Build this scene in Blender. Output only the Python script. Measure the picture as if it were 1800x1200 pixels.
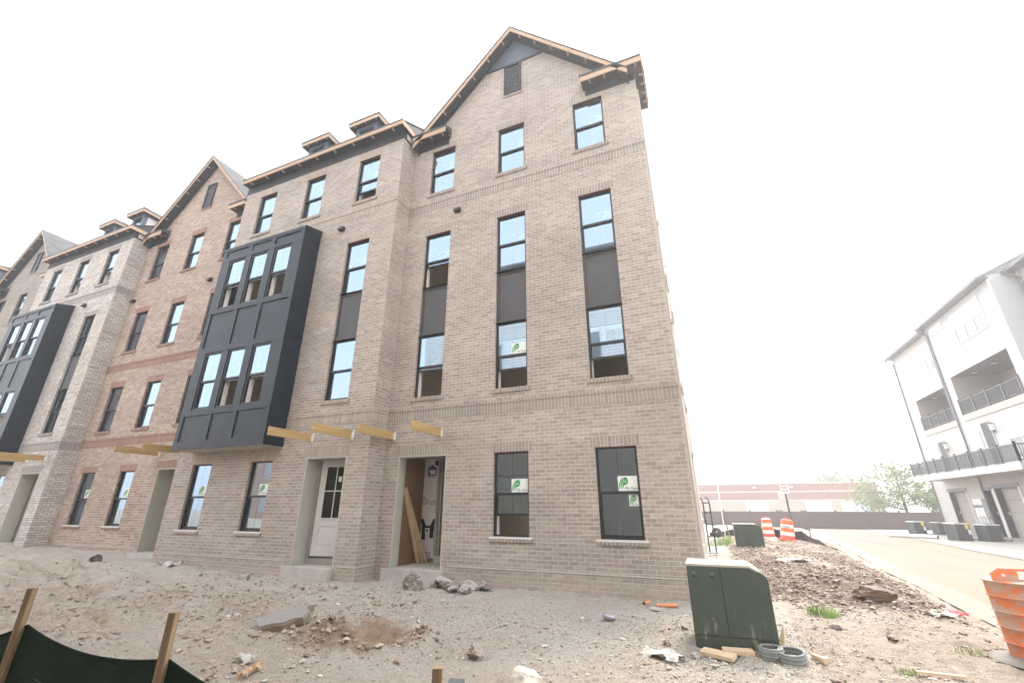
import bpy, math, random
import numpy as np
from mathutils import Vector, Matrix, noise

for o in list(bpy.data.objects):
    bpy.data.objects.remove(o)
SC = bpy.context.scene
COL = SC.collection
R = math.radians
rng = random.Random(7)

# ------------------------------------------------------------------ camera
cam_d = bpy.data.cameras.new("camera")
cam_d.sensor_width = 36.0
cam_d.lens = 15.314
cam_d.clip_start = 0.05
cam_d.clip_end = 2000
cam = bpy.data.objects.new("camera", cam_d)
COL.objects.link(cam)
cam.location = (0.218, -8.415, 1.485)
YAW, PITCH = R(-22.83), R(20.81)
fw = Vector((math.sin(YAW) * math.cos(PITCH), math.cos(YAW) * math.cos(PITCH), math.sin(PITCH)))
cam.rotation_mode = 'QUATERNION'
cam.rotation_quaternion = fw.to_track_quat('-Z', 'Y')
SC.camera = cam

# ------------------------------------------------------------------ world, sun, exposure
SUN_EL, SUN_AZ = R(52), R(20)          # azimuth measured from +Y towards +X
w = bpy.data.worlds.new("World")
SC.world = w
w.use_nodes = True
nt = w.node_tree
sky = nt.nodes.new('ShaderNodeTexSky')
sky.sky_type = 'NISHITA'
sky.sun_disc = False
sky.sun_elevation = SUN_EL
sky.sun_rotation = SUN_AZ
sky.air_density = 1.0
sky.dust_density = 4.0
sky.ozone_density = 1.0
bg = nt.nodes['Background']
bg.inputs['Strength'].default_value = 0.15
hs = nt.nodes.new('ShaderNodeHueSaturation')
hs.inputs['Saturation'].default_value = 0.42
nt.links.new(sky.outputs[0], hs.inputs['Color'])
veil = nt.nodes.new('ShaderNodeMix')          # thin high overcast evens the clear sky out
veil.data_type = 'RGBA'
veil.inputs[0].default_value = 0.55
veil.inputs[7].default_value = (7.2, 7.35, 7.6, 1)
nt.links.new(hs.outputs[0], veil.inputs[6])
nt.links.new(veil.outputs[2], bg.inputs['Color'])
sun_d = bpy.data.lights.new("sun", 'SUN')
sun_d.energy = 1.2
sun_d.angle = R(18)
sun_d.color = (1.0, 0.93, 0.82)
sun = bpy.data.objects.new("sun", sun_d)
COL.objects.link(sun)
sdir = Vector((math.sin(SUN_AZ) * math.cos(SUN_EL), math.cos(SUN_AZ) * math.cos(SUN_EL), math.sin(SUN_EL)))
sun.rotation_mode = 'QUATERNION'
sun.rotation_quaternion = sdir.to_track_quat('Z', 'Y')
sun.location = (0, 0, 60)
vs = SC.view_settings
SC.display_settings.display_device = 'sRGB'
vs.view_transform = 'Standard'
vs.look = 'None'
vs.gamma = 1
vs.use_curve_mapping = False
vs.exposure = 1.78
SC.cycles.use_denoising = True
SC.cycles.max_bounces = 8
SC.cycles.transparent_max_bounces = 12
SC.cycles.volume_bounces = 1
SC.cycles.caustics_reflective = False
SC.cycles.caustics_refractive = False

# ------------------------------------------------------------------ node helpers
class N:
    def __init__(s, name):
        s.m = bpy.data.materials.new(name)
        s.m.use_nodes = True
        s.t = s.m.node_tree
        s.b = s.t.nodes['Principled BSDF']
    def n(s, typ, **kw):
        q = s.t.nodes.new(typ)
        for k, v in kw.items():
            setattr(q, k, v)
        return q
    def l(s, a, b):
        s.t.links.new(a, b)
    def math(s, op, a, b=None, c=None, clamp=False):
        q = s.n('ShaderNodeMath', operation=op, use_clamp=clamp)
        for i, v in enumerate((a, b, c)):
            if v is None:
                continue
            if isinstance(v, (int, float)):
                q.inputs[i].default_value = v
            else:
                s.l(v, q.inputs[i])
        return q.outputs[0]
    def mix(s, fac, a, b, blend='MIX'):
        q = s.n('ShaderNodeMix', data_type='RGBA', blend_type=blend)
        for i, v in ((0, fac), (6, a), (7, b)):
            if isinstance(v, (int, float)):
                q.inputs[i].default_value = v
            elif isinstance(v, tuple):
                q.inputs[i].default_value = v if len(v) == 4 else (*v, 1)
            else:
                s.l(v, q.inputs[i])
        return q.outputs[2]
    def ramp(s, fac, stops, interp='LINEAR'):
        q = s.n('ShaderNodeValToRGB')
        q.color_ramp.interpolation = interp
        e = q.color_ramp.elements
        while len(e) < len(stops):
            e.new(0.5)
        for i, (p, c) in enumerate(stops):
            e[i].position = p
            e[i].color = (*c, 1) if len(c) == 3 else c
        s.l(fac, q.inputs[0])
        return q.outputs[0]
    def noise(s, vec, scale, detail=4, rough=0.55, dim='3D'):
        q = s.n('ShaderNodeTexNoise', noise_dimensions=dim)
        q.inputs['Scale'].default_value = scale
        q.inputs['Detail'].default_value = detail
        q.inputs['Roughness'].default_value = rough
        if vec is not None:
            s.l(vec, q.inputs['Vector'])
        return q.outputs['Fac']
    def coord(s, out='Object'):
        return s.n('ShaderNodeTexCoord').outputs[out]
    def mapping(s, vec, scale=(1, 1, 1), rot=(0, 0, 0), loc=(0, 0, 0)):
        q = s.n('ShaderNodeMapping')
        q.inputs['Scale'].default_value = scale
        q.inputs['Rotation'].default_value = rot
        q.inputs['Location'].default_value = loc
        s.l(vec, q.inputs['Vector'])
        return q.outputs[0]
    def bump(s, h, strength=0.3, dist=0.01):
        q = s.n('ShaderNodeBump')
        q.inputs['Strength'].default_value = strength
        q.inputs['Distance'].default_value = dist
        s.l(h, q.inputs['Height'])
        s.l(q.outputs[0], s.b.inputs['Normal'])
    def col(s, c):
        if isinstance(c, tuple):
            s.b.inputs['Base Color'].default_value = (*c, 1)
        else:
            s.l(c, s.b.inputs['Base Color'])
    def rough(s, r):
        if isinstance(r, (int, float)):
            s.b.inputs['Roughness'].default_value = r
        else:
            s.l(r, s.b.inputs['Roughness'])

def plain(name, c, rough=0.6, var=0.12, scale=6.0, metal=0.0, bump=0.0, bscale=40.0, spec=0.5):
    q = N(name)
    co = q.coord()
    f = q.noise(co, scale, 5)
    lo = tuple(x * (1 - var) for x in c)
    hi = tuple(min(1, x * (1 + var)) for x in c)
    q.col(q.ramp(f, [(0.3, lo), (0.7, hi)]))
    q.rough(rough)
    q.b.inputs['Metallic'].default_value = metal
    q.b.inputs['Specular IOR Level'].default_value = spec
    if bump:
        q.bump(q.noise(co, bscale, 4), bump, 0.01)
    return q.m

def brick(name, tones, mortar, soldier=False, bw=0.2, bh=0.0727, stain=(0.62, 0.58, 0.53), stain_amt=0.25, gap=0.0045):
    """Brickwork laid from UVs in metres; every brick picks its own tone."""
    q = N(name)
    uv = q.n('ShaderNodeTexCoord').outputs['UV']
    sp = q.n('ShaderNodeSeparateXYZ')
    q.l(uv, sp.inputs[0])
    u, v = sp.outputs[0], sp.outputs[1]
    jit = q.noise(uv, 22.0, 2)
    if soldier:
        row = q.math('FLOOR', q.math('DIVIDE', v, 10.0))
        cu = q.math('DIVIDE', u, bh)
        w_, h_ = bh, 10.0
    else:
        row = q.math('FLOOR', q.math('DIVIDE', v, bh))
        off = q.math('MULTIPLY', q.math('MODULO', q.math('ADD', row, 1000.0), 2.0), 0.5)
        cu = q.math('ADD', q.math('DIVIDE', u, bw), off)
        w_, h_ = bw, bh
    colm = q.math('FLOOR', cu)
    fu = q.math('FRACT', cu)
    du = q.math('MULTIPLY', q.math('MINIMUM', fu, q.math('SUBTRACT', 1.0, fu)), w_)
    fv = q.math('FRACT', q.math('DIVIDE', v, h_))
    dv = q.math('MULTIPLY', q.math('MINIMUM', fv, q.math('SUBTRACT', 1.0, fv)), h_)
    d = q.math('MINIMUM', du, dv) if not soldier else du
    d = q.math('ADD', d, q.math('MULTIPLY', q.math('SUBTRACT', jit, 0.5), 0.004))
    mr = q.n('ShaderNodeMapRange', interpolation_type='SMOOTHSTEP')
    mr.inputs[1].default_value = gap - 0.0012
    mr.inputs[2].default_value = gap + 0.0028
    q.l(d, mr.inputs[0])
    mask = mr.outputs[0]
    cb = q.n('ShaderNodeCombineXYZ')
    q.l(colm, cb.inputs[0]); q.l(row, cb.inputs[1])
    wn = q.n('ShaderNodeTexWhiteNoise', noise_dimensions='2D')
    q.l(cb.outputs[0], wn.inputs['Vector'])
    n = len(tones)
    bc = q.ramp(wn.outputs['Value'], [((i + 0.5) / n, t) for i, t in enumerate(tones)])
    fine = q.noise(uv, 55.0, 5, 0.65)
    within = q.noise(q.mapping(uv, (9, 22, 1)), 1.0, 4, 0.7)
    bc = q.mix(1.0, bc, q.ramp(within, [(0.3, (0.80, 0.80, 0.80)), (0.7, (1.18, 1.18, 1.18))]), 'MULTIPLY')
    bc = q.mix(q.math('MULTIPLY', q.math('SUBTRACT', fine, 0.42, clamp=True), 1.6, clamp=True), bc, tuple(c * 0.72 for c in tones[0]))
    mn = q.noise(uv, 14.0, 3)
    mo = q.mix(mn, tuple(c * 0.85 for c in mortar), tuple(min(1, c * 1.12) for c in mortar))
    c = q.mix(mask, mo, bc)
    big = q.noise(uv, 0.55, 6, 0.62)
    st = q.ramp(big, [(0.5, (0, 0, 0)), (0.75, (1, 1, 1))])
    c = q.mix(q.math('MULTIPLY', st, stain_amt), c, stain)
    lot = q.noise(q.mapping(uv, (0.35, 1.1, 1)), 1.0, 3, 0.5)
    c = q.mix(1.0, c, q.ramp(lot, [(0.3, (0.88, 0.88, 0.88)), (0.7, (1.1, 1.1, 1.1))]), 'MULTIPLY')
    sm = q.ramp(q.noise(q.mapping(uv, (1.2, 3.2, 1)), 1.0, 7, 0.75), [(0.60, (0, 0, 0)), (0.72, (1, 1, 1))])
    c = q.mix(q.math('MULTIPLY', sm, 0.35), c, tuple(min(1, x * 1.12) for x in mortar))
    ft = q.math('ADD', v, q.math('MULTIPLY', q.math('SUBTRACT', q.noise(uv, 2.2, 5, 0.7), 0.5), 0.9))
    dust = q.ramp(ft, [(0.08, (1, 1, 1)), (0.55, (0, 0, 0))])
    c = q.mix(q.math('MULTIPLY', dust, 0.45), c, (0.43, 0.36, 0.29))
    q.col(c)
    q.rough(0.92)
    q.b.inputs['Specular IOR Level'].default_value = 0.25
    hgt = q.math('ADD', q.math('MULTIPLY', mask, 0.8), q.math('MULTIPLY', fine, 0.5))
    q.bump(hgt, 0.75, 0.008)
    return q.m

def wood(name, c1, c2, along='x', scale=1.0, rough=0.75, knots=True):
    q = N(name)
    co = q.coord()
    sc = {'x': (1.2, 26, 26), 'y': (26, 1.2, 26), 'z': (26, 26, 1.2)}[along]
    f = q.noise(q.mapping(co, tuple(a * scale for a in sc)), 1.0, 5, 0.6)
    c = q.ramp(f, [(0.28, c1), (0.72, c2)])
    if knots:
        vo = q.n('ShaderNodeTexVoronoi')
        sk = {'x': (2.2, 9, 9), 'y': (9, 2.2, 9), 'z': (9, 9, 2.2)}[along]
        q.l(q.mapping(co, sk), vo.inputs['Vector'])
        k = q.ramp(vo.outputs['Distance'], [(0.08, (1, 1, 1)), (0.22, (0, 0, 0))])
        c = q.mix(q.math('MULTIPLY', k, 0.65), c, tuple(a * 0.35 for a in c1))
    q.col(c)
    q.rough(rough)
    q.bump(f, 0.25, 0.004)
    return q.m

def glass_mat(name, tint=(0.82, 0.90, 0.86), base=0.30):
    q = N(name)
    t = q.t
    t.nodes.remove(q.b)
    out = [x for x in t.nodes if x.type == 'OUTPUT_MATERIAL'][0]
    tr = q.n('ShaderNodeBsdfTransparent'); tr.inputs[0].default_value = (*tint, 1)
    gl = q.n('ShaderNodeBsdfGlossy'); gl.inputs['Roughness'].default_value = 0.0
    gl.inputs['Color'].default_value = (0.62, 0.80, 1.0, 1)
    bp = q.n('ShaderNodeBump'); bp.inputs['Strength'].default_value = 0.03; bp.inputs['Distance'].default_value = 0.02
    q.l(q.noise(q.coord(), 1.4, 1), bp.inputs['Height'])
    q.l(bp.outputs[0], gl.inputs['Normal'])
    fr = q.n('ShaderNodeFresnel'); fr.inputs['IOR'].default_value = 1.9
    fac = q.math('ADD', fr.outputs[0], base, clamp=True)
    mx = q.n('ShaderNodeMixShader')
    q.l(fac, mx.inputs[0]); q.l(tr.outputs[0], mx.inputs[1]); q.l(gl.outputs[0], mx.inputs[2])
    q.l(mx.outputs[0], out.inputs['Surface'])
    return q.m

def siding(name, c, pitch=0.11, axis='uv', dark=0.7):
    q = N(name)
    uv = q.n('ShaderNodeTexCoord').outputs['UV']
    sp = q.n('ShaderNodeSeparateXYZ'); q.l(uv, sp.inputs[0])
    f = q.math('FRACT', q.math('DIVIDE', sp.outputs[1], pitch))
    lap = q.ramp(f, [(0.05, (1, 1, 1)), (0.16, (0, 0, 0))])  # shadow beneath each board's overlap, painted in as a dark line
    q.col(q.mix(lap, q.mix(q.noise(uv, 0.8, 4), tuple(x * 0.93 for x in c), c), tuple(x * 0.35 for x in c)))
    h = q.math('SUBTRACT', 1.0, f)
    q.rough(0.55)
    q.bump(h, 1.0, 0.02)
    return q.m

M = {}
M['brick_taupe'] = brick('taupe brick', [(0.315, 0.264, 0.226), (0.378, 0.320, 0.276), (0.412, 0.350, 0.302), (0.350, 0.295, 0.254), (0.452, 0.389, 0.339), (0.39, 0.331, 0.286), (0.330, 0.276, 0.237)], (0.555, 0.507, 0.463), stain_amt=0.12, stain=(0.5, 0.45, 0.4))
M['soldier_taupe'] = brick('taupe soldier brick', [(0.315, 0.268, 0.232), (0.36, 0.31, 0.27), (0.335, 0.287, 0.25), (0.29, 0.248, 0.217)], (0.53, 0.485, 0.43), soldier=True, stain_amt=0.1)
M['soldier_tan'] = brick('tan soldier brick', [(0.345, 0.282, 0.236), (0.40, 0.332, 0.282), (0.365, 0.302, 0.255), (0.425, 0.355, 0.303)], (0.5, 0.45, 0.4), soldier=True, stain_amt=0.1)
M['brick_red'] = brick('red brown brick', [(0.325, 0.225, 0.18), (0.39, 0.30, 0.245), (0.425, 0.34, 0.285), (0.36, 0.265, 0.215), (0.31, 0.222, 0.185), (0.45, 0.37, 0.312)], (0.54, 0.465, 0.40), stain_amt=0.3, stain=(0.46, 0.37, 0.31))
M['soldier_red'] = brick('red soldier brick', [(0.29, 0.165, 0.125), (0.33, 0.205, 0.158), (0.265, 0.15, 0.118)], (0.42, 0.34, 0.29), soldier=True, stain_amt=0.1)
M['brick_white'] = brick('whitewashed brick', [(0.54, 0.50, 0.45), (0.63, 0.595, 0.55), (0.43, 0.385, 0.335), (0.70, 0.67, 0.635), (0.50, 0.45, 0.395), (0.60, 0.56, 0.51)], (0.20, 0.172, 0.15), stain_amt=0.1, gap=0.0055)
M['soldier_white'] = brick('grey soldier brick', [(0.34, 0.31, 0.28), (0.38, 0.35, 0.31), (0.31, 0.28, 0.255)], (0.33, 0.30, 0.27), soldier=True, stain_amt=0.1)
M['brick_grey'] = brick('grey brown brick', [(0.27, 0.235, 0.205), (0.32, 0.285, 0.25), (0.24, 0.21, 0.185), (0.35, 0.31, 0.275)], (0.37, 0.34, 0.305), stain_amt=0.15)
M['soldier_grey'] = brick('grey soldier course', [(0.26, 0.23, 0.2), (0.3, 0.27, 0.235)], (0.36, 0.33, 0.3), soldier=True)
M['mortar'] = plain('white mortar', (0.62, 0.6, 0.57), 0.9, 0.15, 30, bump=0.4)
M['sill_joint'] = plain('raked sill joint', (0.20, 0.18, 0.16), 0.9, 0.1, 20)
M['red_steel'] = plain('red oxide lintel steel', (0.13, 0.045, 0.035), 0.6, 0.15, 9)
M['flash'] = plain('flashing strip', (0.5, 0.46, 0.42), 0.7, 0.1, 20)
M['black'] = plain('black window frame', (0.018, 0.02, 0.022), 0.42, 0.2, 8)
M['panel'] = plain('charcoal panel', (0.055, 0.054, 0.055), 0.5, 0.12, 3)
M['louvre'] = plain('slate louvre slat', (0.12, 0.14, 0.16), 0.4, 0.1, 6)
M['bay'] = plain('blue black bay boards', (0.011, 0.0175, 0.0255), 0.42, 0.35, 2.5, bump=0.12, bscale=7, spec=0.32)
M['slate_panel'] = plain('slate coloured panel', (0.075, 0.10, 0.13), 0.5, 0.2, 2)
M['soffit'] = plain('dark soffit', (0.035, 0.037, 0.04), 0.7, 0.2, 5)
M['pine'] = wood('raw pine fascia', (0.40, 0.275, 0.19), (0.53, 0.39, 0.285), 'x', 0.6, knots=False)
M['pine_y'] = wood('raw pine rafter', (0.38, 0.255, 0.165), (0.50, 0.36, 0.25), 'y', 0.6, knots=False)
M['treated'] = wood('treated lumber', (0.36, 0.235, 0.10), (0.52, 0.365, 0.165), 'y', 1.0)
M['lumber'] = wood('pale lumber', (0.48, 0.33, 0.19), (0.62, 0.46, 0.29), 'z', 1.0)
M['lumber_x'] = wood('pale lumber offcut', (0.52, 0.38, 0.24), (0.68, 0.53, 0.36), 'x', 1.2)
M['stake'] = wood('weathered stake', (0.075, 0.047, 0.026), (0.31, 0.21, 0.115), 'z', 0.9)
M['greywood'] = wood('weathered grey plank', (0.28, 0.24, 0.2), (0.42, 0.37, 0.32), 'x', 1.0)
M['osb'] = plain('strand board', (0.20, 0.115, 0.055), 0.8, 0.45, 38, bump=0.3)
M['foam'] = plain('white foam board', (0.62, 0.57, 0.56), 0.6, 0.04, 3)
M['primed'] = plain('primed grey green trim', (0.44, 0.43, 0.365), 0.6, 0.06, 4)
M['taupe_trim'] = plain('taupe door trim', (0.30, 0.28, 0.245), 0.55, 0.06, 4)
M['white_door'] = plain('white primed door', (0.66, 0.63, 0.61), 0.45, 0.03, 3)
M['white'] = plain('white plastic', (0.74, 0.74, 0.73), 0.5, 0.04, 5)
M['jamb_white'] = plain('white inner jamb', (0.78, 0.74, 0.70), 0.6, 0.08, 9)
M['drywall'] = plain('bare drywall', (0.60, 0.53, 0.43), 0.9, 0.08, 1.5)
M['ceiling'] = plain('unfinished ceiling', (0.42, 0.39, 0.35), 0.9, 0.1, 2)
M['concrete'] = plain('concrete', (0.43, 0.405, 0.365), 0.85, 0.16, 5, bump=0.25)
M['glass'] = glass_mat('window glass')
M['glass_d'] = plain('dark door glass', (0.012, 0.014, 0.014), 0.08, 0.1, 2)
M['metal'] = plain('dull metal', (0.35, 0.34, 0.33), 0.35, 0.15, 12, metal=0.9)
M['hanger'] = plain('white joist hanger', (0.72, 0.72, 0.70), 0.5, 0.06, 8)
M['sticker'] = plain('white sticker', (0.72, 0.76, 0.72), 0.5, 0.03, 5)
M['leaf_green'] = plain('green sticker ink', (0.06, 0.33, 0.10), 0.5, 0.1, 9)
M['ink'] = plain('black ink', (0.015, 0.015, 0.017), 0.6, 0.1, 9)
M['blue_ink'] = plain('blue ink', (0.02, 0.05, 0.22), 0.6, 0.1, 9)
M['tape'] = plain('black flashing tape', (0.014, 0.015, 0.016), 0.35, 0.2, 20)
M['red_paint'] = plain('red paint', (0.6, 0.07, 0.04), 0.6, 0.1, 9)
M['opp_base'] = plain('dark brown brick base', (0.15, 0.13, 0.11), 0.9, 0.3, 4)
q = N('grey shingles')
co = q.n('ShaderNodeTexCoord').outputs['UV']
bt = q.n('ShaderNodeTexBrick')
bt.inputs['Scale'].default_value = 1.0
bt.inputs['Brick Width'].default_value = 0.32
bt.inputs['Row Height'].default_value = 0.14
bt.inputs['Mortar Size'].default_value = 0.006
bt.inputs['Color1'].default_value = (0.075, 0.076, 0.077, 1)
bt.inputs['Color2'].default_value = (0.12, 0.12, 0.118, 1)
bt.inputs['Mortar'].default_value = (0.03, 0.03, 0.03, 1)
q.l(co, bt.inputs['Vector'])
q.col(q.mix(q.noise(co, 60, 3), bt.outputs[0], (0.10, 0.1, 0.1), 'MIX') if False else bt.outputs[0])
q.rough(0.95)
q.bump(bt.outputs['Fac'], -0.5, 0.01)
M['shingle'] = q.m
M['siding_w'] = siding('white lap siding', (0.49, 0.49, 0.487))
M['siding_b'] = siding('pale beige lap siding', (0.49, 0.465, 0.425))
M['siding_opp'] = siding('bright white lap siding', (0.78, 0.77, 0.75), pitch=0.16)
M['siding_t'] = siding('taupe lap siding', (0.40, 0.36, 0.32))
M['trim_w'] = plain('white trim', (0.62, 0.61, 0.595), 0.5, 0.04, 3)
M['trim_t'] = plain('beige trim', (0.46, 0.42, 0.37), 0.6, 0.04, 3)
M['rail'] = plain('dark grey railing', (0.085, 0.085, 0.09), 0.45, 0.1, 5)
M['gutter'] = plain('grey gutter', (0.15, 0.15, 0.155), 0.45, 0.08, 4)
M['garage'] = plain('taupe garage door', (0.36, 0.325, 0.285), 0.55, 0.06, 2)
M['garage_j'] = plain('dark door jamb', (0.07, 0.07, 0.072), 0.6, 0.1, 2)
M['house_glass'] = plain('pale window glass', (0.24, 0.25, 0.265), 0.06, 0.05, 1)
M['green_steel'] = None
q = N('dull green cabinet steel')
co = q.coord()
f = q.noise(co, 3.0, 5)
c = q.ramp(f, [(0.3, (0.045, 0.062, 0.046)), (0.7, (0.058, 0.078, 0.058))])
vo = q.n('ShaderNodeTexVoronoi'); vo.inputs['Scale'].default_value = 11
q.l(co, vo.inputs['Vector'])
dots = q.ramp(vo.outputs['Distance'], [(0.07, (1, 1, 1)), (0.11, (0, 0, 0))])
sel = q.ramp(q.noise(co, 2.3, 2), [(0.52, (0, 0, 0)), (0.56, (1, 1, 1))])
c = q.mix(q.math('MULTIPLY', q.math('MULTIPLY', dots, sel), 0.75), c, (0.4, 0.36, 0.3))
sp = q.n('ShaderNodeSeparateXYZ'); q.l(co, sp.inputs[0])
low = q.ramp(sp.outputs[2], [(0.02, (1, 1, 1)), (0.40, (0, 0, 0))])
splash = q.ramp(q.noise(q.mapping(co, (14, 14, 3)), 1.0, 6, 0.7), [(0.56, (0, 0, 0)), (0.66, (1, 1, 1))])
c = q.mix(q.math('MULTIPLY', q.math('MULTIPLY', splash, low), 0.6), c, (0.42, 0.38, 0.33))
q.col(c); q.rough(0.5)
M['green_steel'] = q.m
M['cab_top'] = plain('skylit cabinet top', (0.42, 0.385, 0.32), 0.8, 0.12, 8)  # sky brightness on the green lid, put into its colour
q = N('scuffed orange plastic')
co = q.coord()
sc_ = q.ramp(q.noise(q.mapping(co, (5, 5, 9)), 1.0, 7, 0.72), [(0.47, (0, 0, 0)), (0.55, (1, 1, 1))])
c = q.mix(q.noise(co, 4, 3), (0.70, 0.175, 0.055), (0.78, 0.25, 0.09))
c = q.mix(q.math('MULTIPLY', sc_, 0.85), c, (0.46, 0.37, 0.31))
q.col(c); q.rough(0.55)
M['orange_old'] = q.m
M['orange'] = plain('orange drum plastic', (0.82, 0.16, 0.025), 0.5, 0.1, 6)
M['red_band'] = plain('faded red orange band', (0.72, 0.10, 0.05), 0.5, 0.1, 6)
M['white_band'] = plain('white reflective band', (0.72, 0.70, 0.68), 0.4, 0.08, 6)
M['rubber'] = plain('dusty rubber base', (0.22, 0.2, 0.18), 0.9, 0.2, 6)
M['rubber_black'] = plain('black rubber edge', (0.02, 0.02, 0.02), 0.8, 0.2, 6)
q = N('dark green silt fabric')
co = q.coord()
f = q.noise(q.mapping(co, (4, 4, 40)), 1.0, 4)
c = q.ramp(f, [(0.3, (0.003, 0.0085, 0.0055)), (0.75, (0.007, 0.021, 0.013))])
sp = q.n('ShaderNodeSeparateXYZ'); q.l(co, sp.inputs[0])
q.col(c); q.rough(0.8); q.b.inputs['Specular IOR Level'].default_value = 0.12
q.bump(q.noise(q.mapping(co, (260, 260, 260)), 1.0, 1), 0.25, 0.002)
M['silt'] = q.m
M['silt_thread'] = plain('green thread', (0.01, 0.07, 0.035), 0.7, 0.2, 9)
M['silt_black'] = plain('black silt plastic', (0.012, 0.014, 0.013), 0.5, 0.3, 9, bump=0.5, bscale=9)
M['rock'] = plain('grey stone', (0.30, 0.275, 0.255), 0.95, 0.35, 7, bump=0.8, bscale=28)
M['rock_brown'] = plain('brown dusty stone', (0.22, 0.155, 0.115), 0.95, 0.35, 7, bump=0.8, bscale=28)
M['rock_dark'] = plain('dark stone', (0.12, 0.105, 0.095), 0.95, 0.3, 9, bump=0.8, bscale=28)
def stone(name, top, side):
    q = N(name)
    co = q.coord()
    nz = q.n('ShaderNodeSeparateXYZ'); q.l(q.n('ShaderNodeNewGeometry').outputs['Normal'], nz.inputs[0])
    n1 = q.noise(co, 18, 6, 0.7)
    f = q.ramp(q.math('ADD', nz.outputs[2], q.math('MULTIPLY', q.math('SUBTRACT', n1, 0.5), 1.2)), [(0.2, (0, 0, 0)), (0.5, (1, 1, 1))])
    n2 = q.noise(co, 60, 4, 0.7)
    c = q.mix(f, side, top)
    c = q.mix(q.math('MULTIPLY', q.ramp(n2, [(0.35, (1, 1, 1)), (0.5, (0, 0, 0))]), 0.5), c, tuple(a * 0.55 for a in side))
    q.col(c); q.rough(0.96); q.bump(q.math('ADD', n1, n2), 0.9, 0.02)
    return q.m
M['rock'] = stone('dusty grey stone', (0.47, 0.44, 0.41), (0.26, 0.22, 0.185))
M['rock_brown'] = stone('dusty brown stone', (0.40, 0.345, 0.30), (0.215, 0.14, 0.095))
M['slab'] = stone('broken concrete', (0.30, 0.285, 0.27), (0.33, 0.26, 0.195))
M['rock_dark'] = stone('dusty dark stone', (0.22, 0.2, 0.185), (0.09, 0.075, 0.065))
M['rock_pale'] = plain('pale stone', (0.60, 0.54, 0.46), 0.9, 0.12, 7, bump=0.5, bscale=28)
M['paper'] = plain('dirty white sheet', (0.47, 0.445, 0.41), 0.8, 0.12, 12, bump=0.4, bscale=14)
M['paperbrown'] = plain('torn brown paper', (0.46, 0.31, 0.19), 0.8, 0.2, 12, bump=0.4, bscale=14)
M['tile_roll'] = plain('grey flexible hose', (0.22, 0.232, 0.225), 0.6, 0.15, 12, bump=0.3, bscale=60)
M['copper'] = plain('orange plastic tube', (0.66, 0.26, 0.12), 0.5, 0.12, 12)
M['can'] = plain('crumpled grey can', (0.36, 0.36, 0.40), 0.35, 0.3, 22, metal=0.5, bump=0.7, bscale=40)
M['greenplastic'] = plain('grey green moulded plastic', (0.12, 0.132, 0.13), 0.5, 0.15, 12)
M['pinkrag'] = plain('pink plastic scrap', (0.72, 0.16, 0.17), 0.5, 0.15, 12)
M['fence_brown'] = plain('brown vinyl fence', (0.105, 0.075, 0.066), 0.6, 0.06, 1.0)
M['wh_brick'] = plain('warehouse red brick', (0.27, 0.165, 0.13), 0.9, 0.08, 1.5)
M['wh_cream'] = plain('warehouse cream wall', (0.40, 0.36, 0.30), 0.9, 0.05, 0.5)
M['wh_white'] = plain('warehouse white trim', (0.46, 0.44, 0.42), 0.7, 0.04, 1)
M['wh_roof'] = plain('warehouse metal roof wall', (0.45, 0.48, 0.47), 0.6, 0.05, 1)
M['wh_door'] = plain('pale blue roller door', (0.42, 0.49, 0.56), 0.5, 0.04, 1)
M['ac'] = plain('grey condenser casing', (0.10, 0.105, 0.108), 0.5, 0.1, 4)
M['ac_fin'] = plain('condenser louvres', (0.045, 0.05, 0.052), 0.5, 0.1, 4)
M['yellow'] = plain('yellow energy label', (0.75, 0.6, 0.06), 0.6, 0.05, 4)
M['asphalt'] = None
q = N('dusty concrete road')
co = q.coord()
f = q.noise(q.mapping(co, (0.7, 0.12, 1)), 1.0, 6, 0.6)
f2 = q.noise(co, 25, 5)
c = q.ramp(f, [(0.36, (0.155, 0.142, 0.128)), (0.48, (0.225, 0.180, 0.138)), (0.62, (0.25, 0.19, 0.134))])
c = q.mix(q.math('MULTIPLY', f2, 0.3), c, (0.27, 0.24, 0.21))
q.col(c); q.rough(0.95)
q.bump(f2, 0.3, 0.01)
M['road'] = q.m
M['driveway'] = plain('pale driveway concrete', (0.27, 0.258, 0.238), 0.9, 0.07, 2)
M['kerb'] = plain('kerb concrete', (0.26, 0.22, 0.178), 0.9, 0.1, 4, bump=0.3)
q = N('tree leaves')
co = q.coord()
q.col(q.ramp(q.noise(co, 1.6, 3), [(0.3, (0.15, 0.20, 0.09)), (0.7, (0.27, 0.33, 0.16))]))
q.rough(0.7)
M['leaf'] = q.m
q = N('grass blades')
q.col(q.ramp(q.noise(q.coord(), 9, 3), [(0.3, (0.16, 0.27, 0.06)), (0.7, (0.32, 0.42, 0.13))]))
q.rough(0.7)
M['grass'] = q.m
M['lawn'] = plain('mown lawn', (0.075, 0.13, 0.03), 0.9, 0.3, 3)
M['bark'] = plain('bark', (0.12, 0.1, 0.085), 0.9, 0.2, 5)

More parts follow.
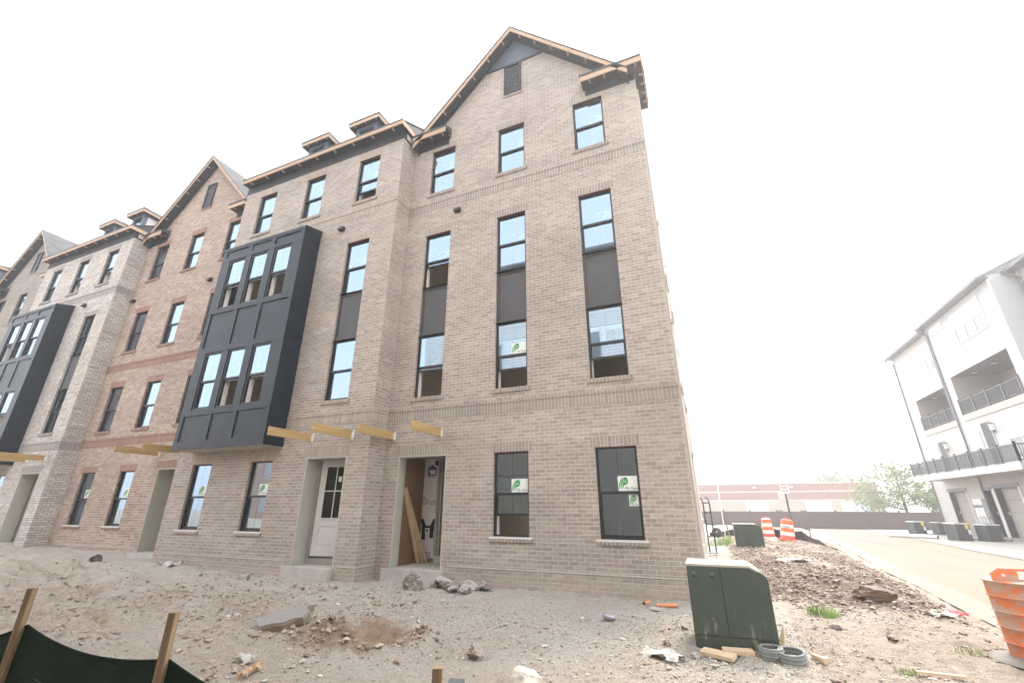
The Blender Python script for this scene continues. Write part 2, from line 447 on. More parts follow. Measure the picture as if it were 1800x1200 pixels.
# ------------------------------------------------------------------ mesh helpers
class MB:
    def __init__(s):
        s.v, s.f, s.mi, s.uv, s.mats, s.smooth = [], [], [], [], [], []
    def mid(s, m):
        if m not in s.mats:
            s.mats.append(m)
        return s.mats.index(m)
    def face(s, pts, m, uv=None, smooth=False):
        i = len(s.v)
        pts = [Vector(p) for p in pts]
        s.v += pts
        s.f.append(tuple(range(i, i + len(pts))))
        s.mi.append(s.mid(m))
        s.smooth.append(smooth)
        if uv is None:
            n = (pts[1] - pts[0]).cross(pts[2] - pts[0])
            ax, ay, az = abs(n.x), abs(n.y), abs(n.z)
            if ay >= ax and ay >= az:
                uv = [(p.x, p.z) for p in pts]
            elif ax >= az:
                uv = [(p.y, p.z) for p in pts]
            else:
                uv = [(p.x, p.y) for p in pts]
        s.uv.append(uv)
    def box(s, x0, x1, y0, y1, z0, z1, m, faces='xXyYzZ', T=None):
        P = lambda x, y, z: (T @ Vector((x, y, z))) if T is not None else Vector((x, y, z))
        a = [P(x0, y0, z0), P(x1, y0, z0), P(x1, y1, z0), P(x0, y1, z0), P(x0, y0, z1), P(x1, y0, z1), P(x1, y1, z1), P(x0, y1, z1)]
        for k, idx in (('y', (0, 1, 5, 4)), ('X', (1, 2, 6, 5)), ('Y', (2, 3, 7, 6)), ('x', (3, 0, 4, 7)), ('z', (3, 2, 1, 0)), ('Z', (4, 5, 6, 7))):
            if k in faces:
                s.face([a[i] for i in idx], m)
    def prism(s, prof, axis, a, b, m, T=None, caps=True):
        """prof: 2-D outline (counter-clockwise); axis 'y': profile in xz extruded along y; 'x': profile in yz; 'z': profile in xy."""
        def P(p, t):
            if axis == 'y': q_ = Vector((p[0], t, p[1]))
            elif axis == 'x': q_ = Vector((t, p[0], p[1]))
            else: q_ = Vector((p[0], p[1], t))
            return T @ q_ if T is not None else q_
        n = len(prof)
        for i in range(n):
            j = (i + 1) % n
            s.face([P(prof[i], a), P(prof[j], a), P(prof[j], b), P(prof[i], b)], m)
        if caps:
            s.face([P(p, a) for p in prof][::-1], m)
            s.face([P(p, b) for p in prof], m)
    def tube(s, path, r, m, seg=8, caps=True, smooth=True):
        path = [Vector(p) for p in path]
        rr = r if isinstance(r, (list, tuple)) else [r] * len(path)
        rings = []
        up = None
        for i, p in enumerate(path):
            d = (path[min(i + 1, len(path) - 1)] - path[max(i - 1, 0)]).normalized()
            if up is None or abs(d.dot(up)) > 0.95:
                up = Vector((0, 0, 1)) if abs(d.z) < 0.9 else Vector((1, 0, 0))
            a = d.cross(up).normalized(); b = a.cross(d).normalized()
            up = b
            rings.append([p + (a * math.cos(t) + b * math.sin(t)) * rr[i] for t in (2 * math.pi * k / seg for k in range(seg))])
        for i in range(len(rings) - 1):
            for k in range(seg):
                k2 = (k + 1) % seg
                s.face([rings[i][k], rings[i][k2], rings[i + 1][k2], rings[i + 1][k]], m, smooth=smooth)
        if caps:
            s.face(rings[0][::-1], m); s.face(rings[-1], m)
    def lathe(s, prof, m, seg=32, T=None, smooth=True):
        """prof: list of (r, z) or (r, z, mat)"""
        ring = []
        for p in prof:
            ring.append([Vector((p[0] * math.cos(2 * math.pi * k / seg), p[0] * math.sin(2 * math.pi * k / seg), p[1])) for k in range(seg)])
        if T is not None:
            ring = [[T @ v for v in rg] for rg in ring]
        for i in range(len(prof) - 1):
            mm = prof[i + 1][2] if len(prof[i + 1]) > 2 else m
            for k in range(seg):
                k2 = (k + 1) % seg
                s.face([ring[i][k], ring[i][k2], ring[i + 1][k2], ring[i + 1][k]], mm, smooth=smooth)
    def build(s, name, parent=None, origin=None):
        me = bpy.data.meshes.new(name)
        og = Vector(origin) if origin is not None else Vector((0, 0, 0))
        me.from_pydata([v - og for v in s.v], [], s.f)
        for m in s.mats:
            me.materials.append(m)
        me.polygons.foreach_set('material_index', s.mi)
        me.polygons.foreach_set('use_smooth', s.smooth)
        ul = me.uv_layers.new(name='UVMap')
        flat = [c for fuv in s.uv for p in fuv for c in p]
        ul.data.foreach_set('uv', flat)
        if any(s.smooth):
            weld(me)
        me.update()
        o = bpy.data.objects.new(name, me)
        COL.objects.link(o)
        o.location = og
        if parent is not None:
            o.parent = parent
        return o

def weld(me):
    import bmesh
    b = bmesh.new(); b.from_mesh(me)
    bmesh.ops.remove_doubles(b, verts=b.verts, dist=0.0004)
    b.to_mesh(me); b.free()

def thing(name, label, cat, loc=(0, 0, 0), rz=0.0, group=None):
    o = bpy.data.objects.new(name, None)
    o.empty_display_size = 0.2
    COL.objects.link(o)
    o.location = loc
    o.rotation_euler = (0, 0, rz)
    o['label'] = label; o['category'] = cat
    if group: o['group'] = group
    return o

def tag(o, label, cat, group=None):
    o['label'] = label; o['category'] = cat
    if group: o['group'] = group
    return o

def structure(o):
    o['kind'] = 'structure'
    return o

def text_faces(mb, s, size, m, T, extrude=0.0):
    """Lettering as flat mesh faces in the xz plane of T (x right, z up, facing -y)."""
    cu = bpy.data.curves.new('lettering', 'FONT')
    cu.body = s; cu.size = size; cu.align_x = 'CENTER'; cu.align_y = 'CENTER'
    cu.resolution_u = 3
    ob = bpy.data.objects.new('lettering', cu)
    COL.objects.link(ob)
    dg = bpy.context.evaluated_depsgraph_get()
    me = bpy.data.meshes.new_from_object(ob.evaluated_get(dg))
    for p in me.polygons:
        mb.face([T @ Vector((me.vertices[i].co.x, 0, me.vertices[i].co.y)) for i in p.vertices], m)
    bpy.data.objects.remove(ob); bpy.data.curves.remove(cu); bpy.data.meshes.remove(me)

# value noise for terrain (numpy)
def vnoise(x, y, seed=0):
    xi = np.floor(x).astype(np.int64); yi = np.floor(y).astype(np.int64)
    xf = x - xi; yf = y - yi
    def h(a, b):
        n = (a * 374761393 + b * 668265263 + seed * 1442695041) & 0xFFFFFFFF
        n = ((n ^ (n >> 13)) * 1274126177) & 0xFFFFFFFF
        return ((n ^ (n >> 16)) & 0xFFFF) / 65535.0
    u = xf * xf * (3 - 2 * xf); v = yf * yf * (3 - 2 * yf)
    return (h(xi, yi) * (1 - u) + h(xi + 1, yi) * u) * (1 - v) + (h(xi, yi + 1) * (1 - u) + h(xi + 1, yi + 1) * u) * v

def fbm(x, y, oct=4, seed=0, gain=0.5):
    t = 0; a = 1; s_ = 0
    for i in range(oct):
        t = t + a * vnoise(x * 2 ** i + i * 17.3, y * 2 ** i - i * 9.1, seed + i); s_ += a; a *= gain
    return t / s_

def sstep(a, b, x):
    t = np.clip((x - a) / (b - a), 0, 1)
    return t * t * (3 - 2 * t)

ROAD_L = [(-40, 3.2), (-9, 3.45), (1.5, 3.95), (4, 4.25), (8, 4.6), (16, 5.6), (32, 7.4), (46, 9.0), (60, 10)]   # (y, x) left edge of the road
def road_x(y):
    return np.interp(y, [p[0] for p in ROAD_L], [p[1] for p in ROAD_L])
def road_z(y):
    return np.interp(y, [-40, 0, 45, 80], [-0.12, -0.16, -0.42, -0.9])

def ground_z(x, y, detail=True):
    x = np.asarray(x, float); y = np.asarray(y, float)
    base = 0.075 + 0.022 * np.clip(-x - 8.0, 0, 40)
    front = -0.02 + 0.006 * np.clip(-x, 0, 40)
    t = sstep(-3.4, -0.1, y)
    z = front * (1 - t) + base * t
    z = z - 0.04 * sstep(-5, -9, y)
    # right of the house: soil heap, then down to the road
    rx = road_x(y); rz = road_z(y)
    side = sstep(-0.3, 0.4, x)
    heap = 0.16 * sstep(-0.4, 2.5, y) * np.exp(-((x - 1.5) / 1.3) ** 2) + 0.10 * np.exp(-((y - 5.5) / 3.5) ** 2 - ((x - 1.9) / 1.2) ** 2) \
        + 0.12 * np.exp(-((y - 1.9) / 1.1) ** 2 - ((x - 2.6) / 0.8) ** 2)
    yard = 0.09 - 0.006 * np.clip(y, 0, 60)
    z = np.where(y > -0.1, z * (1 - side) + side * yard, z)
    z = z + heap * side
    e = sstep(0, 1, (x - (rx - 0.9)) / 0.75)
    z = z * (1 - e) + (rz + 0.01) * e - 0.09 * sstep(0, 1, (x - rx - 0.1) / 0.2)
    far = sstep(20, 60, np.abs(y)) * sstep(0, 1, np.abs(y) / 30)
    z = z - 0.9 * sstep(30, 80, y)
    if detail:
        near = np.clip(1.3 - 0.02 * np.hypot(x, y + 8), 0.2, 1) * (1 - 0.95 * sstep(-0.15, 0.05, x - rx))
        z = z + near * (0.09 * (fbm(x * 0.7, y * 0.7, 3, 3) - 0.5) + 0.10 * (fbm(x * 2.2, y * 2.6, 3, 11) - 0.5) + 0.085 * (fbm(x * 7, y * 9, 4, 23, 0.7) - 0.5) * (0.4 + 1.2 * fbm(x * 0.6, y * 0.6, 2, 33)))
        clod = soil_mask(x, y)
        z = z + clod * (0.13 * (np.abs(fbm(x * 4.2, y * 4.2, 4, 51, 0.6) - 0.5) * 2 - 0.25) + 0.05 * (fbm(x * 16, y * 16, 2, 77) - 0.5))
        # scraped ridges running with the site traffic on the left
        lf = sstep(-3.5, -6.5, x) * sstep(-0.6, -1.6, y)
        rd = 1 - np.abs(2 * fbm(x * 0.45 + y * 0.25, y * 1.7 - x * 0.12, 4, 141, 0.6) - 1)
        z = z + lf * (0.16 * (rd ** 3 - 0.45) + 0.05 * (fbm(x * 5, y * 8, 3, 151, 0.7) - 0.5))
        # tyre ruts at the left, a dug hollow in the middle
        rut = np.exp(-((y + 3.2 + 0.16 * (x + 8) + 0.25 * np.sin(x * 0.5)) / 0.20) ** 2) + np.exp(-((y + 5.0 + 0.16 * (x + 8) + 0.25 * np.sin(x * 0.5)) / 0.22) ** 2)
        z = z - 0.10 * rut * sstep(-3.5, -6.0, x) * (0.6 + 0.8 * (np.sin((x + 0.6 * y) * 34) > 0.2) * 0.35)
        r = np.hypot((x + 3.85) / 0.62, (y + 3.45) / 0.42)
        z = z - 0.17 * np.exp(-r ** 3) * (0.6 + 0.8 * fbm(x * 5, y * 5, 3, 15)) + 0.13 * np.exp(-((r - 1.3) / 0.34) ** 2) * (0.3 + 1.4 * fbm(x * 8, y * 8, 4, 5, 0.65) ** 2)
    return z

def soil_mask(x, y):
    rx = road_x(y)
    m = sstep(0.45, 0.95, x) * sstep(-0.5, 0.6, y + 0.25 * (fbm(x * 1.5, y * 1.5, 2, 9) - 0.5) * 4) * (1 - sstep(-1.0, -0.35, x - rx))
    m = m * (1 - 0.7 * sstep(13, 20, y))
    return m * np.clip(fbm(x * 0.8, y * 0.8, 3, 61) * 2.4 - 0.45, 0, 1)

def gz(x, y):
    return float(ground_z(np.array([x]), np.array([y]))[0])

# ------------------------------------------------------------------ ground, road, kerb
def axis_pts(segs):
    out = []
    for a, b, st in segs:
        n = max(1, int(round((b - a) / st)))
        out += list(np.linspace(a, b, n, endpoint=False))
    out.append(segs[-1][1])
    return np.array(out)
gx = axis_pts([(-320, -60, 20), (-60, -24, 3), (-24, -13, 0.12), (-13, 5.4, 0.04), (5.4, 12, 0.4), (12, 60, 4), (60, 320, 20)])
gy = axis_pts([(-320, -40, 20), (-40, -9.5, 2.5), (-9.5, -6.5, 0.1), (-6.5, 0.3, 0.032), (0.3, 5, 0.06), (5, 22, 0.14), (22, 60, 1.5), (60, 120, 8), (120, 320, 25)])
X, Y = np.meshgrid(gx, gy)
Z = ground_z(X, Y)
# floor inside the houses lies lower so that it never breaks through the slabs
inside = (X < -0.12) & (Y > 0.35) & (Y < 9)
Z = np.where(inside, -0.2, Z)
nx_, ny_ = len(gx), len(gy)
verts = np.stack([X.ravel(), Y.ravel(), Z.ravel()], 1)
ii = np.arange(nx_ * ny_).reshape(ny_, nx_)
quads = np.stack([ii[:-1, :-1].ravel(), ii[:-1, 1:].ravel(), ii[1:, 1:].ravel(), ii[1:, :-1].ravel()], 1)

def np_mesh(name, verts, polys, mat, smooth=True):
    me = bpy.data.meshes.new(name)
    k = polys.shape[1]
    me.vertices.add(len(verts)); me.vertices.foreach_set('co', np.asarray(verts, np.float32).ravel())
    me.loops.add(polys.size); me.loops.foreach_set('vertex_index', polys.astype(np.int32).ravel())
    me.polygons.add(len(polys))
    me.polygons.foreach_set('loop_start', np.arange(0, polys.size, k, dtype=np.int32))
    me.polygons.foreach_set('loop_total', np.full(len(polys), k, np.int32))
    me.polygons.foreach_set('use_smooth', np.full(len(polys), smooth))
    me.update(calc_edges=True)
    me.validate()
    for m in (mat if isinstance(mat, list) else [mat]):
        me.materials.append(m)
    return me

q = N('building site ground')
co = q.coord()
at = q.n('ShaderNodeAttribute', attribute_name='soil').outputs['Fac']
gr = q.n('ShaderNodeAttribute', attribute_name='gravelly').outputs['Fac']
n1 = q.noise(co, 0.8, 6, 0.6); n2 = q.noise(co, 9, 6, 0.7); n3 = q.noise(co, 70, 5, 0.75)
tan = q.ramp(q.math('ADD', q.math('MULTIPLY', n2, 0.55), q.math('MULTIPLY', n3, 0.45)), [(0.32, (0.23, 0.175, 0.135)), (0.47, (0.46, 0.38, 0.305)), (0.64, (0.60, 0.525, 0.445))])
grey = q.ramp(n3, [(0.32, (0.225, 0.20, 0.172)), (0.45, (0.47, 0.428, 0.372)), (0.66, (0.70, 0.65, 0.58))])
fac = q.math('ADD', q.math('MULTIPLY', q.math('SUBTRACT', n1, 0.5), 3.2), gr, clamp=True)
c = q.mix(fac, tan, grey)
n4 = q.noise(q.mapping(co, (0.9, 2.6, 1), (0, 0, R(-8))), 1.0, 7, 0.72)      # scraped and rutted streaks
fr = q.n('ShaderNodeAttribute', attribute_name='fresh').outputs['Fac']
bare = q.ramp(q.math('ADD', q.math('MULTIPLY', q.math('SUBTRACT', n4, 0.5), 2.2), fr, clamp=True), [(0.30, (0, 0, 0)), (0.62, (1, 1, 1))])
brown = q.ramp(n2, [(0.3, (0.19, 0.118, 0.072)), (0.52, (0.36, 0.235, 0.15)), (0.75, (0.47, 0.345, 0.24))])
c = q.mix(q.math('MULTIPLY', bare, 0.78), c, brown)
soil = q.ramp(q.math('ADD', q.math('MULTIPLY', n2, 0.5), q.math('MULTIPLY', n3, 0.5)), [(0.32, (0.165, 0.122, 0.098)), (0.5, (0.32, 0.25, 0.205)), (0.66, (0.47, 0.395, 0.335))])
c = q.mix(at, c, soil)
sp_ = q.ramp(n3, [(0.62, (0, 0, 0)), (0.70, (1, 1, 1))])
c = q.mix(q.math('MULTIPLY', sp_, 0.45), c, (0.6, 0.57, 0.53))
dk = q.ramp(q.noise(co, 30, 6, 0.85), [(0.33, (1, 1, 1)), (0.42, (0, 0, 0))])
c = q.mix(q.math('MULTIPLY', dk, 0.6), c, (0.12, 0.095, 0.075))
q.col(c); q.rough(0.97)
q.b.inputs['Specular IOR Level'].default_value = 0.12
q.bump(q.math('ADD', q.math('ADD', q.math('MULTIPLY', n3, 0.8), n2), q.math('MULTIPLY', n4, 0.8)), 1.0, 0.045)
M['ground'] = q.m
me = np_mesh('ground', verts, quads, M['ground'])
a = me.attributes.new('soil', 'FLOAT', 'POINT'); a.data.foreach_set('value', soil_mask(X, Y).ravel().astype(np.float32))
hol = np.exp(-(np.hypot((X + 3.85) / 0.75, (Y + 3.45) / 0.55)) ** 4)
gv = np.clip(sstep(-3.6, -0.8, Y + 0.12 * (X + 4)) * (X < 1.0) * 0.9 + 0.26 + 0.28 * sstep(-7, -2, X) * sstep(-6.0, -3.0, Y) - 0.9 * hol - 0.55 * sstep(0.3, 1.6, X), -0.5, 1)
a = me.attributes.new('gravelly', 'FLOAT', 'POINT'); a.data.foreach_set('value', gv.ravel().astype(np.float32))
fresh = -0.12 + 1.1 * np.exp(-(np.hypot((X + 3.85) / 0.88, (Y + 3.50) / 0.66)) ** 4) - 0.35 * sstep(-2.6, -0.6, Y) \
    + 0.36 * sstep(-4.5, -7.0, X) * sstep(-0.8, -2.2, Y) + 0.10 * sstep(-3.8, -5.5, Y)
a = me.attributes.new('fresh', 'FLOAT', 'POINT'); a.data.foreach_set('value', np.clip(fresh, -0.6, 1).ravel().astype(np.float32))
go = bpy.data.objects.new('ground', me); COL.objects.link(go); structure(go)

# road surface, gutter strip, driveways (sheets a little above each other)
ys = np.concatenate([np.arange(-40, 0, 2), np.arange(0, 44.1, 1.0)])
mb = MB()
def strip(mb, xf0, xf1, zf, ys, m):
    for a_, b_ in zip(ys[:-1], ys[1:]):
        mb.face([(xf0(a_), a_, zf(a_)), (xf1(a_), a_, zf(a_)), (xf1(b_), b_, zf(b_)), (xf0(b_), b_, zf(b_))], m)
rx0 = lambda y: float(road_x(y)) + 0.45
rx1 = lambda y: float(np.interp(y, [-40, 10, 18, 25, 38, 44], [9.6, 9.8, 10.3, 11.2, 12.4, 13]))
strip(mb, rx0, rx1, lambda y: float(road_z(y)) + 0.012, ys, M['road'])
structure(mb.build('road'))
mb = MB()
for a_, b_ in zip(ys[:-1], ys[1:]):
    za, zb = float(road_z(a_)), float(road_z(b_))
    xa, xb = float(road_x(a_)), float(road_x(b_))
    jag = lambda y: 0.06 * math.sin(y * 3.1) + 0.05 * math.sin(y * 7.7)
    mb.face([(xa + jag(a_) * .3 - .1, a_, za + 0.03), (xa + 0.46, a_, za + 0.022), (xb + 0.46, b_, zb + 0.022), (xb + jag(b_) * .3 - .1, b_, zb + 0.03)], M['kerb'])
structure(mb.build('gutter_kerb'))
mb = MB()
strip(mb, lambda y: rx1(y), lambda y: 18.5, lambda y: float(road_z(y)) + 0.03, np.arange(6, 44.1, 2), M['driveway'])
for yy in (19.5, 22.6, 26.8, 31.2, 35.5):
    mb.box(rx1(yy), 16.5, yy, yy + 0.12, float(road_z(yy)) + 0.02, float(road_z(yy)) + 0.034, M['garage'])
structure(mb.build('driveway'))
exec_later = []

# ------------------------------------------------------------------ house building blocks (house-local metres; y = 0 is the brick face)
def wall_grid(mb, x0, x1, z0, z1, holes, y, m, depth=0.1, rm=None):
    xs = sorted({x0, x1, *[h[0] for h in holes], *[h[1] for h in holes]})
    zs = sorted({z0, z1, *[h[2] for h in holes], *[h[3] for h in holes]})
    for xa, xb in zip(xs[:-1], xs[1:]):
        for za, zb in zip(zs[:-1], zs[1:]):
            cx, cz = (xa + xb) / 2, (za + zb) / 2
            if any(h[0] < cx < h[1] and h[2] < cz < h[3] for h in holes):
                continue
            mb.face([(xa, y, za), (xb, y, za), (xb, y, zb), (xa, y, zb)], m)
    for h in holes:
        d = h[4] if len(h) > 4 else depth
        a, b, c, e = h[:4]
        rm_ = rm or m
        mb.face([(a, y, c), (a, y, e), (a, y + d, e), (a, y + d, c)], rm_)
        mb.face([(b, y, c), (b, y + d, c), (b, y + d, e), (b, y, e)], rm_)
        mb.face([(a, y, e), (b, y, e), (b, y + d, e), (a, y + d, e)], rm_)
        mb.face([(a, y, c), (a, y + d, c), (b, y + d, c), (b, y, c)], rm_)

def sticker(parent, x0, x1, z0, z1, y, small=False):
    mb = MB()
    mb.box(x0, x1, y - 0.002, y, z0, z1, M['sticker'])
    W_, H_ = x1 - x0, z1 - z0
    yy = y - 0.0035
    # leaf mark: curved stripes and a bowl
    def P(u, v): return (x0 + u * W_, yy, z0 + v * H_)
    k = 0.9 if small else 0.62
    for i in range(3):
        o_ = 0.03 + 0.15 * i
        pts_l, pts_r = [], []
        for s_ in range(7):
            t = s_ / 6
            u = (o_ + 0.62 * (t ** 1.7) * 0.75) * k
            v = 0.12 + 0.80 * (1 - (1 - t) ** 1.5)
            wd = (0.10 * math.sin(math.pi * (0.12 + 0.76 * t)) + 0.02) * k
            pts_l.append((u, v)); pts_r.append((u + wd, v))
        for s_ in range(6):
            mb.face([P(*pts_l[s_]), P(*pts_r[s_]), P(*pts_r[s_ + 1]), P(*pts_l[s_ + 1])], M['leaf_green'])
    n = 9
    for s_ in range(n):
        a0, a1 = -math.pi * 0.5 + math.pi * s_ / n, -math.pi * 0.5 + math.pi * (s_ + 1) / n
        f_ = lambda a, r_: P((0.55 + r_ * 0.30 * math.cos(a)) * k, 0.66 + r_ * 0.27 * math.sin(a))
        mb.face([f_(a0, 0.42), f_(a0, 1), f_(a1, 1), f_(a1, 0.42)], M['leaf_green'])
    mb.face([P(0.36 * k, 0.39), P(0.62 * k, 0.39), P(0.62 * k, 0.50), P(0.42 * k, 0.50)], M['leaf_green'])
    if small:
        text_faces(mb, 'Ply Gem', H_ * 0.17, M['ink'], Matrix.Translation(P(0.62, 0.12)))
    else:
        text_faces(mb, 'Ply Gem', H_ * 0.27, M['ink'], Matrix.Translation(P(0.68, 0.16)))
    return mb.build('sticker', parent)

def window(parent, x0, x1, z0, z1, yw, op=0.0, st='big', soldier=None, sill=None, mid=0.49, lint=True, munt=True, lock=False):
    w_, h_ = x1 - x0, z1 - z0
    f = 0.032
    B = M['black']
    mb = MB()
    ya, yb = yw + 0.06, yw + 0.135
    mb.box(x0, x0 + f, ya, yb, z0, z1, B); mb.box(x1 - f, x1, ya, yb, z0, z1, B)
    mb.box(x0 + f, x1 - f, ya, yb, z1 - f, z1, B); mb.box(x0 + f, x1 - f, ya, yb, z0, z0 + f, B)
    zm = z0 + h_ * mid
    # upper sash (outer track) and lower sash (inner track, slid up by op)
    r = 0.026
    y1, y2 = yw + 0.072, yw + 0.098
    mb.box(x0 + f, x1 - f, y1, y2, zm - 0.028, zm + 0.02, B)
    mb.box(x0 + f, x0 + f + 0.012, y1, y2, zm + 0.02, z1 - f, B); mb.box(x1 - f - 0.012, x1 - f, y1, y2, zm + 0.02, z1 - f, B)
    dz = op * (zm - z0 - f)
    lz0, lz1 = z0 + f + dz, zm + 0.012 + dz
    y3, y4 = yw + 0.10, yw + 0.13
    mb.box(x0 + f, x0 + f + r, y3, y4, lz0, lz1, B); mb.box(x1 - f - r, x1 - f, y3, y4, lz0, lz1, B)
    mb.box(x0 + f + r, x1 - f - r, y3, y4, lz0, lz0 + 0.042, B); mb.box(x0 + f + r, x1 - f - r, y3, y4, lz1 - 0.035, lz1, B)
    xc = (x0 + x1) / 2
    if munt:
        mb.box(xc - 0.004, xc + 0.004, y1 + 0.019, y1 + 0.023, zm + 0.02, z1 - f, B)
        mb.box(xc - 0.004, xc + 0.004, y3 + 0.020, y3 + 0.024, lz0 + 0.042, lz1 - 0.035, B)
    wo = mb.build('window', parent)
    g = MB()
    g.face([(x0 + f, y1 + 0.017, zm), (x1 - f, y1 + 0.017, zm), (x1 - f, y1 + 0.017, z1 - f), (x0 + f, y1 + 0.017, z1 - f)], M['glass'])
    g.face([(x0 + f + r, y3 + 0.018, lz0 + .04), (x1 - f - r, y3 + 0.018, lz0 + .04), (x1 - f - r, y3 + 0.018, lz1 - .03), (x0 + f + r, y3 + 0.018, lz1 - .03)], M['glass'])
    g.build('pane', wo)
    j = MB()
    J = M['jamb_white']
    j.box(x0 + 0.01, x0 + 0.035, yb + 0.001, yw + 0.26, z0, z1, J); j.box(x1 - 0.035, x1 - 0.01, yb + 0.001, yw + 0.26, z0, z1, J)
    j.box(x0 + 0.035, x1 - 0.035, yb + 0.001, yw + 0.26, z1 - 0.02, z1, J); j.box(x0 + 0.035, x1 - 0.035, yb + 0.001, yw + 0.26, z0, z0 + 0.02, J)
    if lock:
        j.box(x0 + f + r, x1 - f - r, y4 + 0.001, y4 + 0.03, lz1 - 0.02, lz1 + 0.004, M['white'])
        for t in (0.28, 0.72):
            j.box(x0 + w_ * t - 0.04, x0 + w_ * t + 0.04, y4 + 0.001, y4 + 0.04, lz1 + 0.004, lz1 + 0.02, M['white'])
    j.build('jamb_liner', wo)
    if st:
        sw = w_ * 0.46
        sticker(wo, x1 - f - 0.012 - sw, x1 - f - 0.014, zm + 0.03, zm + 0.03 + sw * 0.72, y1 + (0.014 if (z0 < 1.5 or st == 'out') else 0.0245))
        if st == 'two':
            sticker(wo, x1 - f - r - w_ * 0.22, x1 - f - r - 0.003, lz1 - 0.035 - 0.205, lz1 - 0.04, y3 + 0.014, small=True)
    if soldier and lint:
        l_ = MB()
        l_.box(x0 - 0.075, x1 + 0.075, yw - 0.005, yw - 0.0008, z1 + 0.001, z1 + 0.205, soldier)
        l_.box(x0 + 0.001, x1 - 0.001, yw + 0.001, yw + 0.059, z1 - 0.014, z1 - 0.001, M['red_steel'])
        l_.build('lintel', wo)
    if sill:
        s_ = MB()
        n_ = int(round((x1 - x0 + 0.13) / 0.078)); pw = (x1 - x0 + 0.13) / n_
        for k in range(n_):
            s_.box(x0 - 0.065 + k * pw + 0.005, x0 - 0.065 + (k + 1) * pw - 0.005, yw - 0.034, yw - 0.001, z0 - 0.088, z0 - 0.034, sill)
        s_.box(x0 - 0.065, x1 + 0.065, yw - 0.024, yw - 0.0005, z0 - 0.086, z0 - 0.035, M['sill_joint'])
        s_.box(x0 - 0.065, x1 + 0.065, yw - 0.036, yw - 0.0005, z0 - 0.0335, z0 + 0.004, M['mortar'] if z0 < 1.5 else sill)
        s_.build('sill', wo)
    return wo

def spandrel(parent, x0, x1, z0, z1, yw):
    mb = MB()
    mb.box(x0, x1, yw + 0.075, yw + 0.09, z0, z1, M['panel'])
    for a, b, c, e in ((x0, x0 + 0.05, z0, z1), (x1 - 0.05, x1, z0, z1), (x0 + 0.05, x1 - 0.05, z1 - 0.06, z1), (x0 + 0.05, x1 - 0.05, z0, z0 + 0.06)):
        mb.box(a, b, yw + 0.055, yw + 0.0745, c + 0.002, e - 0.002, M['panel'])
    return mb.build('spandrel_panel', parent)

def hood(parent, x, z, yw):
    mb = MB()
    mb.prism([(yw - 0.001, z - 0.06), (yw - 0.001, z + 0.07), (yw - 0.10, z + 0.05), (yw - 0.13, z - 0.05)], 'x', x - 0.08, x + 0.08, M['black'])
    return mb.build('vent_hood', parent)

def canopy_beam(parent, x, z, yw, L, roll=0.0):
    mb = MB()
    mb.box(x - 0.02, x + 0.02, yw - L, yw - 0.03, z - 0.09, z + 0.09, M['treated'])
    o = mb.build('canopy_beam', parent)
    h = MB()
    h.box(x - 0.032, x + 0.032, yw - 0.03, yw - 0.001, z - 0.105, z + 0.1, M['hanger'])
    h.box(x - 0.032, x - 0.0215, yw - 0.075, yw - 0.0305, z - 0.085, z + 0.06, M['hanger'])
    h.box(x + 0.0215, x + 0.032, yw - 0.075, yw - 0.0305, z - 0.085, z + 0.06, M['hanger'])
    h.build('joist_hanger', o)
    return o

def interior(parent, W, y0, y1, ceil=11.7):
    """Rough rooms behind the windows: slabs, party walls and a back wall on every floor."""
    mb = MB()
    D, Cc = M['drywall'], M['ceiling']
    for za, zb in ((0.28, 3.1), (3.42, 5.85), (6.12, 8.95), (9.25, ceil)):
        xm = W * 0.47
        for a, b in ((0.16, xm - 1.0), (xm - 0.12, W - 1.15), (W - 0.25, W - 0.16)):
            mb.face([(a, y1, za), (b, y1, za), (b, y1, zb), (a, y1, zb)], D)
        for a, b in ((xm - 1.0, xm - 0.12), (W - 1.15, W - 0.25)):
            mb.face([(a, y1, za), (b, y1, za), (b, y1, za + 0.25), (a, y1, za + 0.25)], D)
        mb.face([(0.16, y0, za), (0.16, y1, za), (0.16, y1, zb), (0.16, y0, zb)], D)
        mb.face([(W - 0.16, y0, za), (W - 0.16, y0, zb), (W - 0.16, y1, zb), (W - 0.16, y1, za)], D)
        mb.face([(0.16, y0, za), (W - 0.16, y0, za), (W - 0.16, y1, za), (0.16, y1, za)], Cc)
        mb.face([(0.16, y0, zb), (0.16, y1, zb), (W - 0.16, y1, zb), (W - 0.16, y0, zb)], Cc)
        xm = W * 0.47
        mb.box(xm - 0.06, xm + 0.06, y0 + 1.7, y1 - 0.01, za + 0.002, zb - 0.002, D)
    return mb.build('unfinished_rooms', parent)

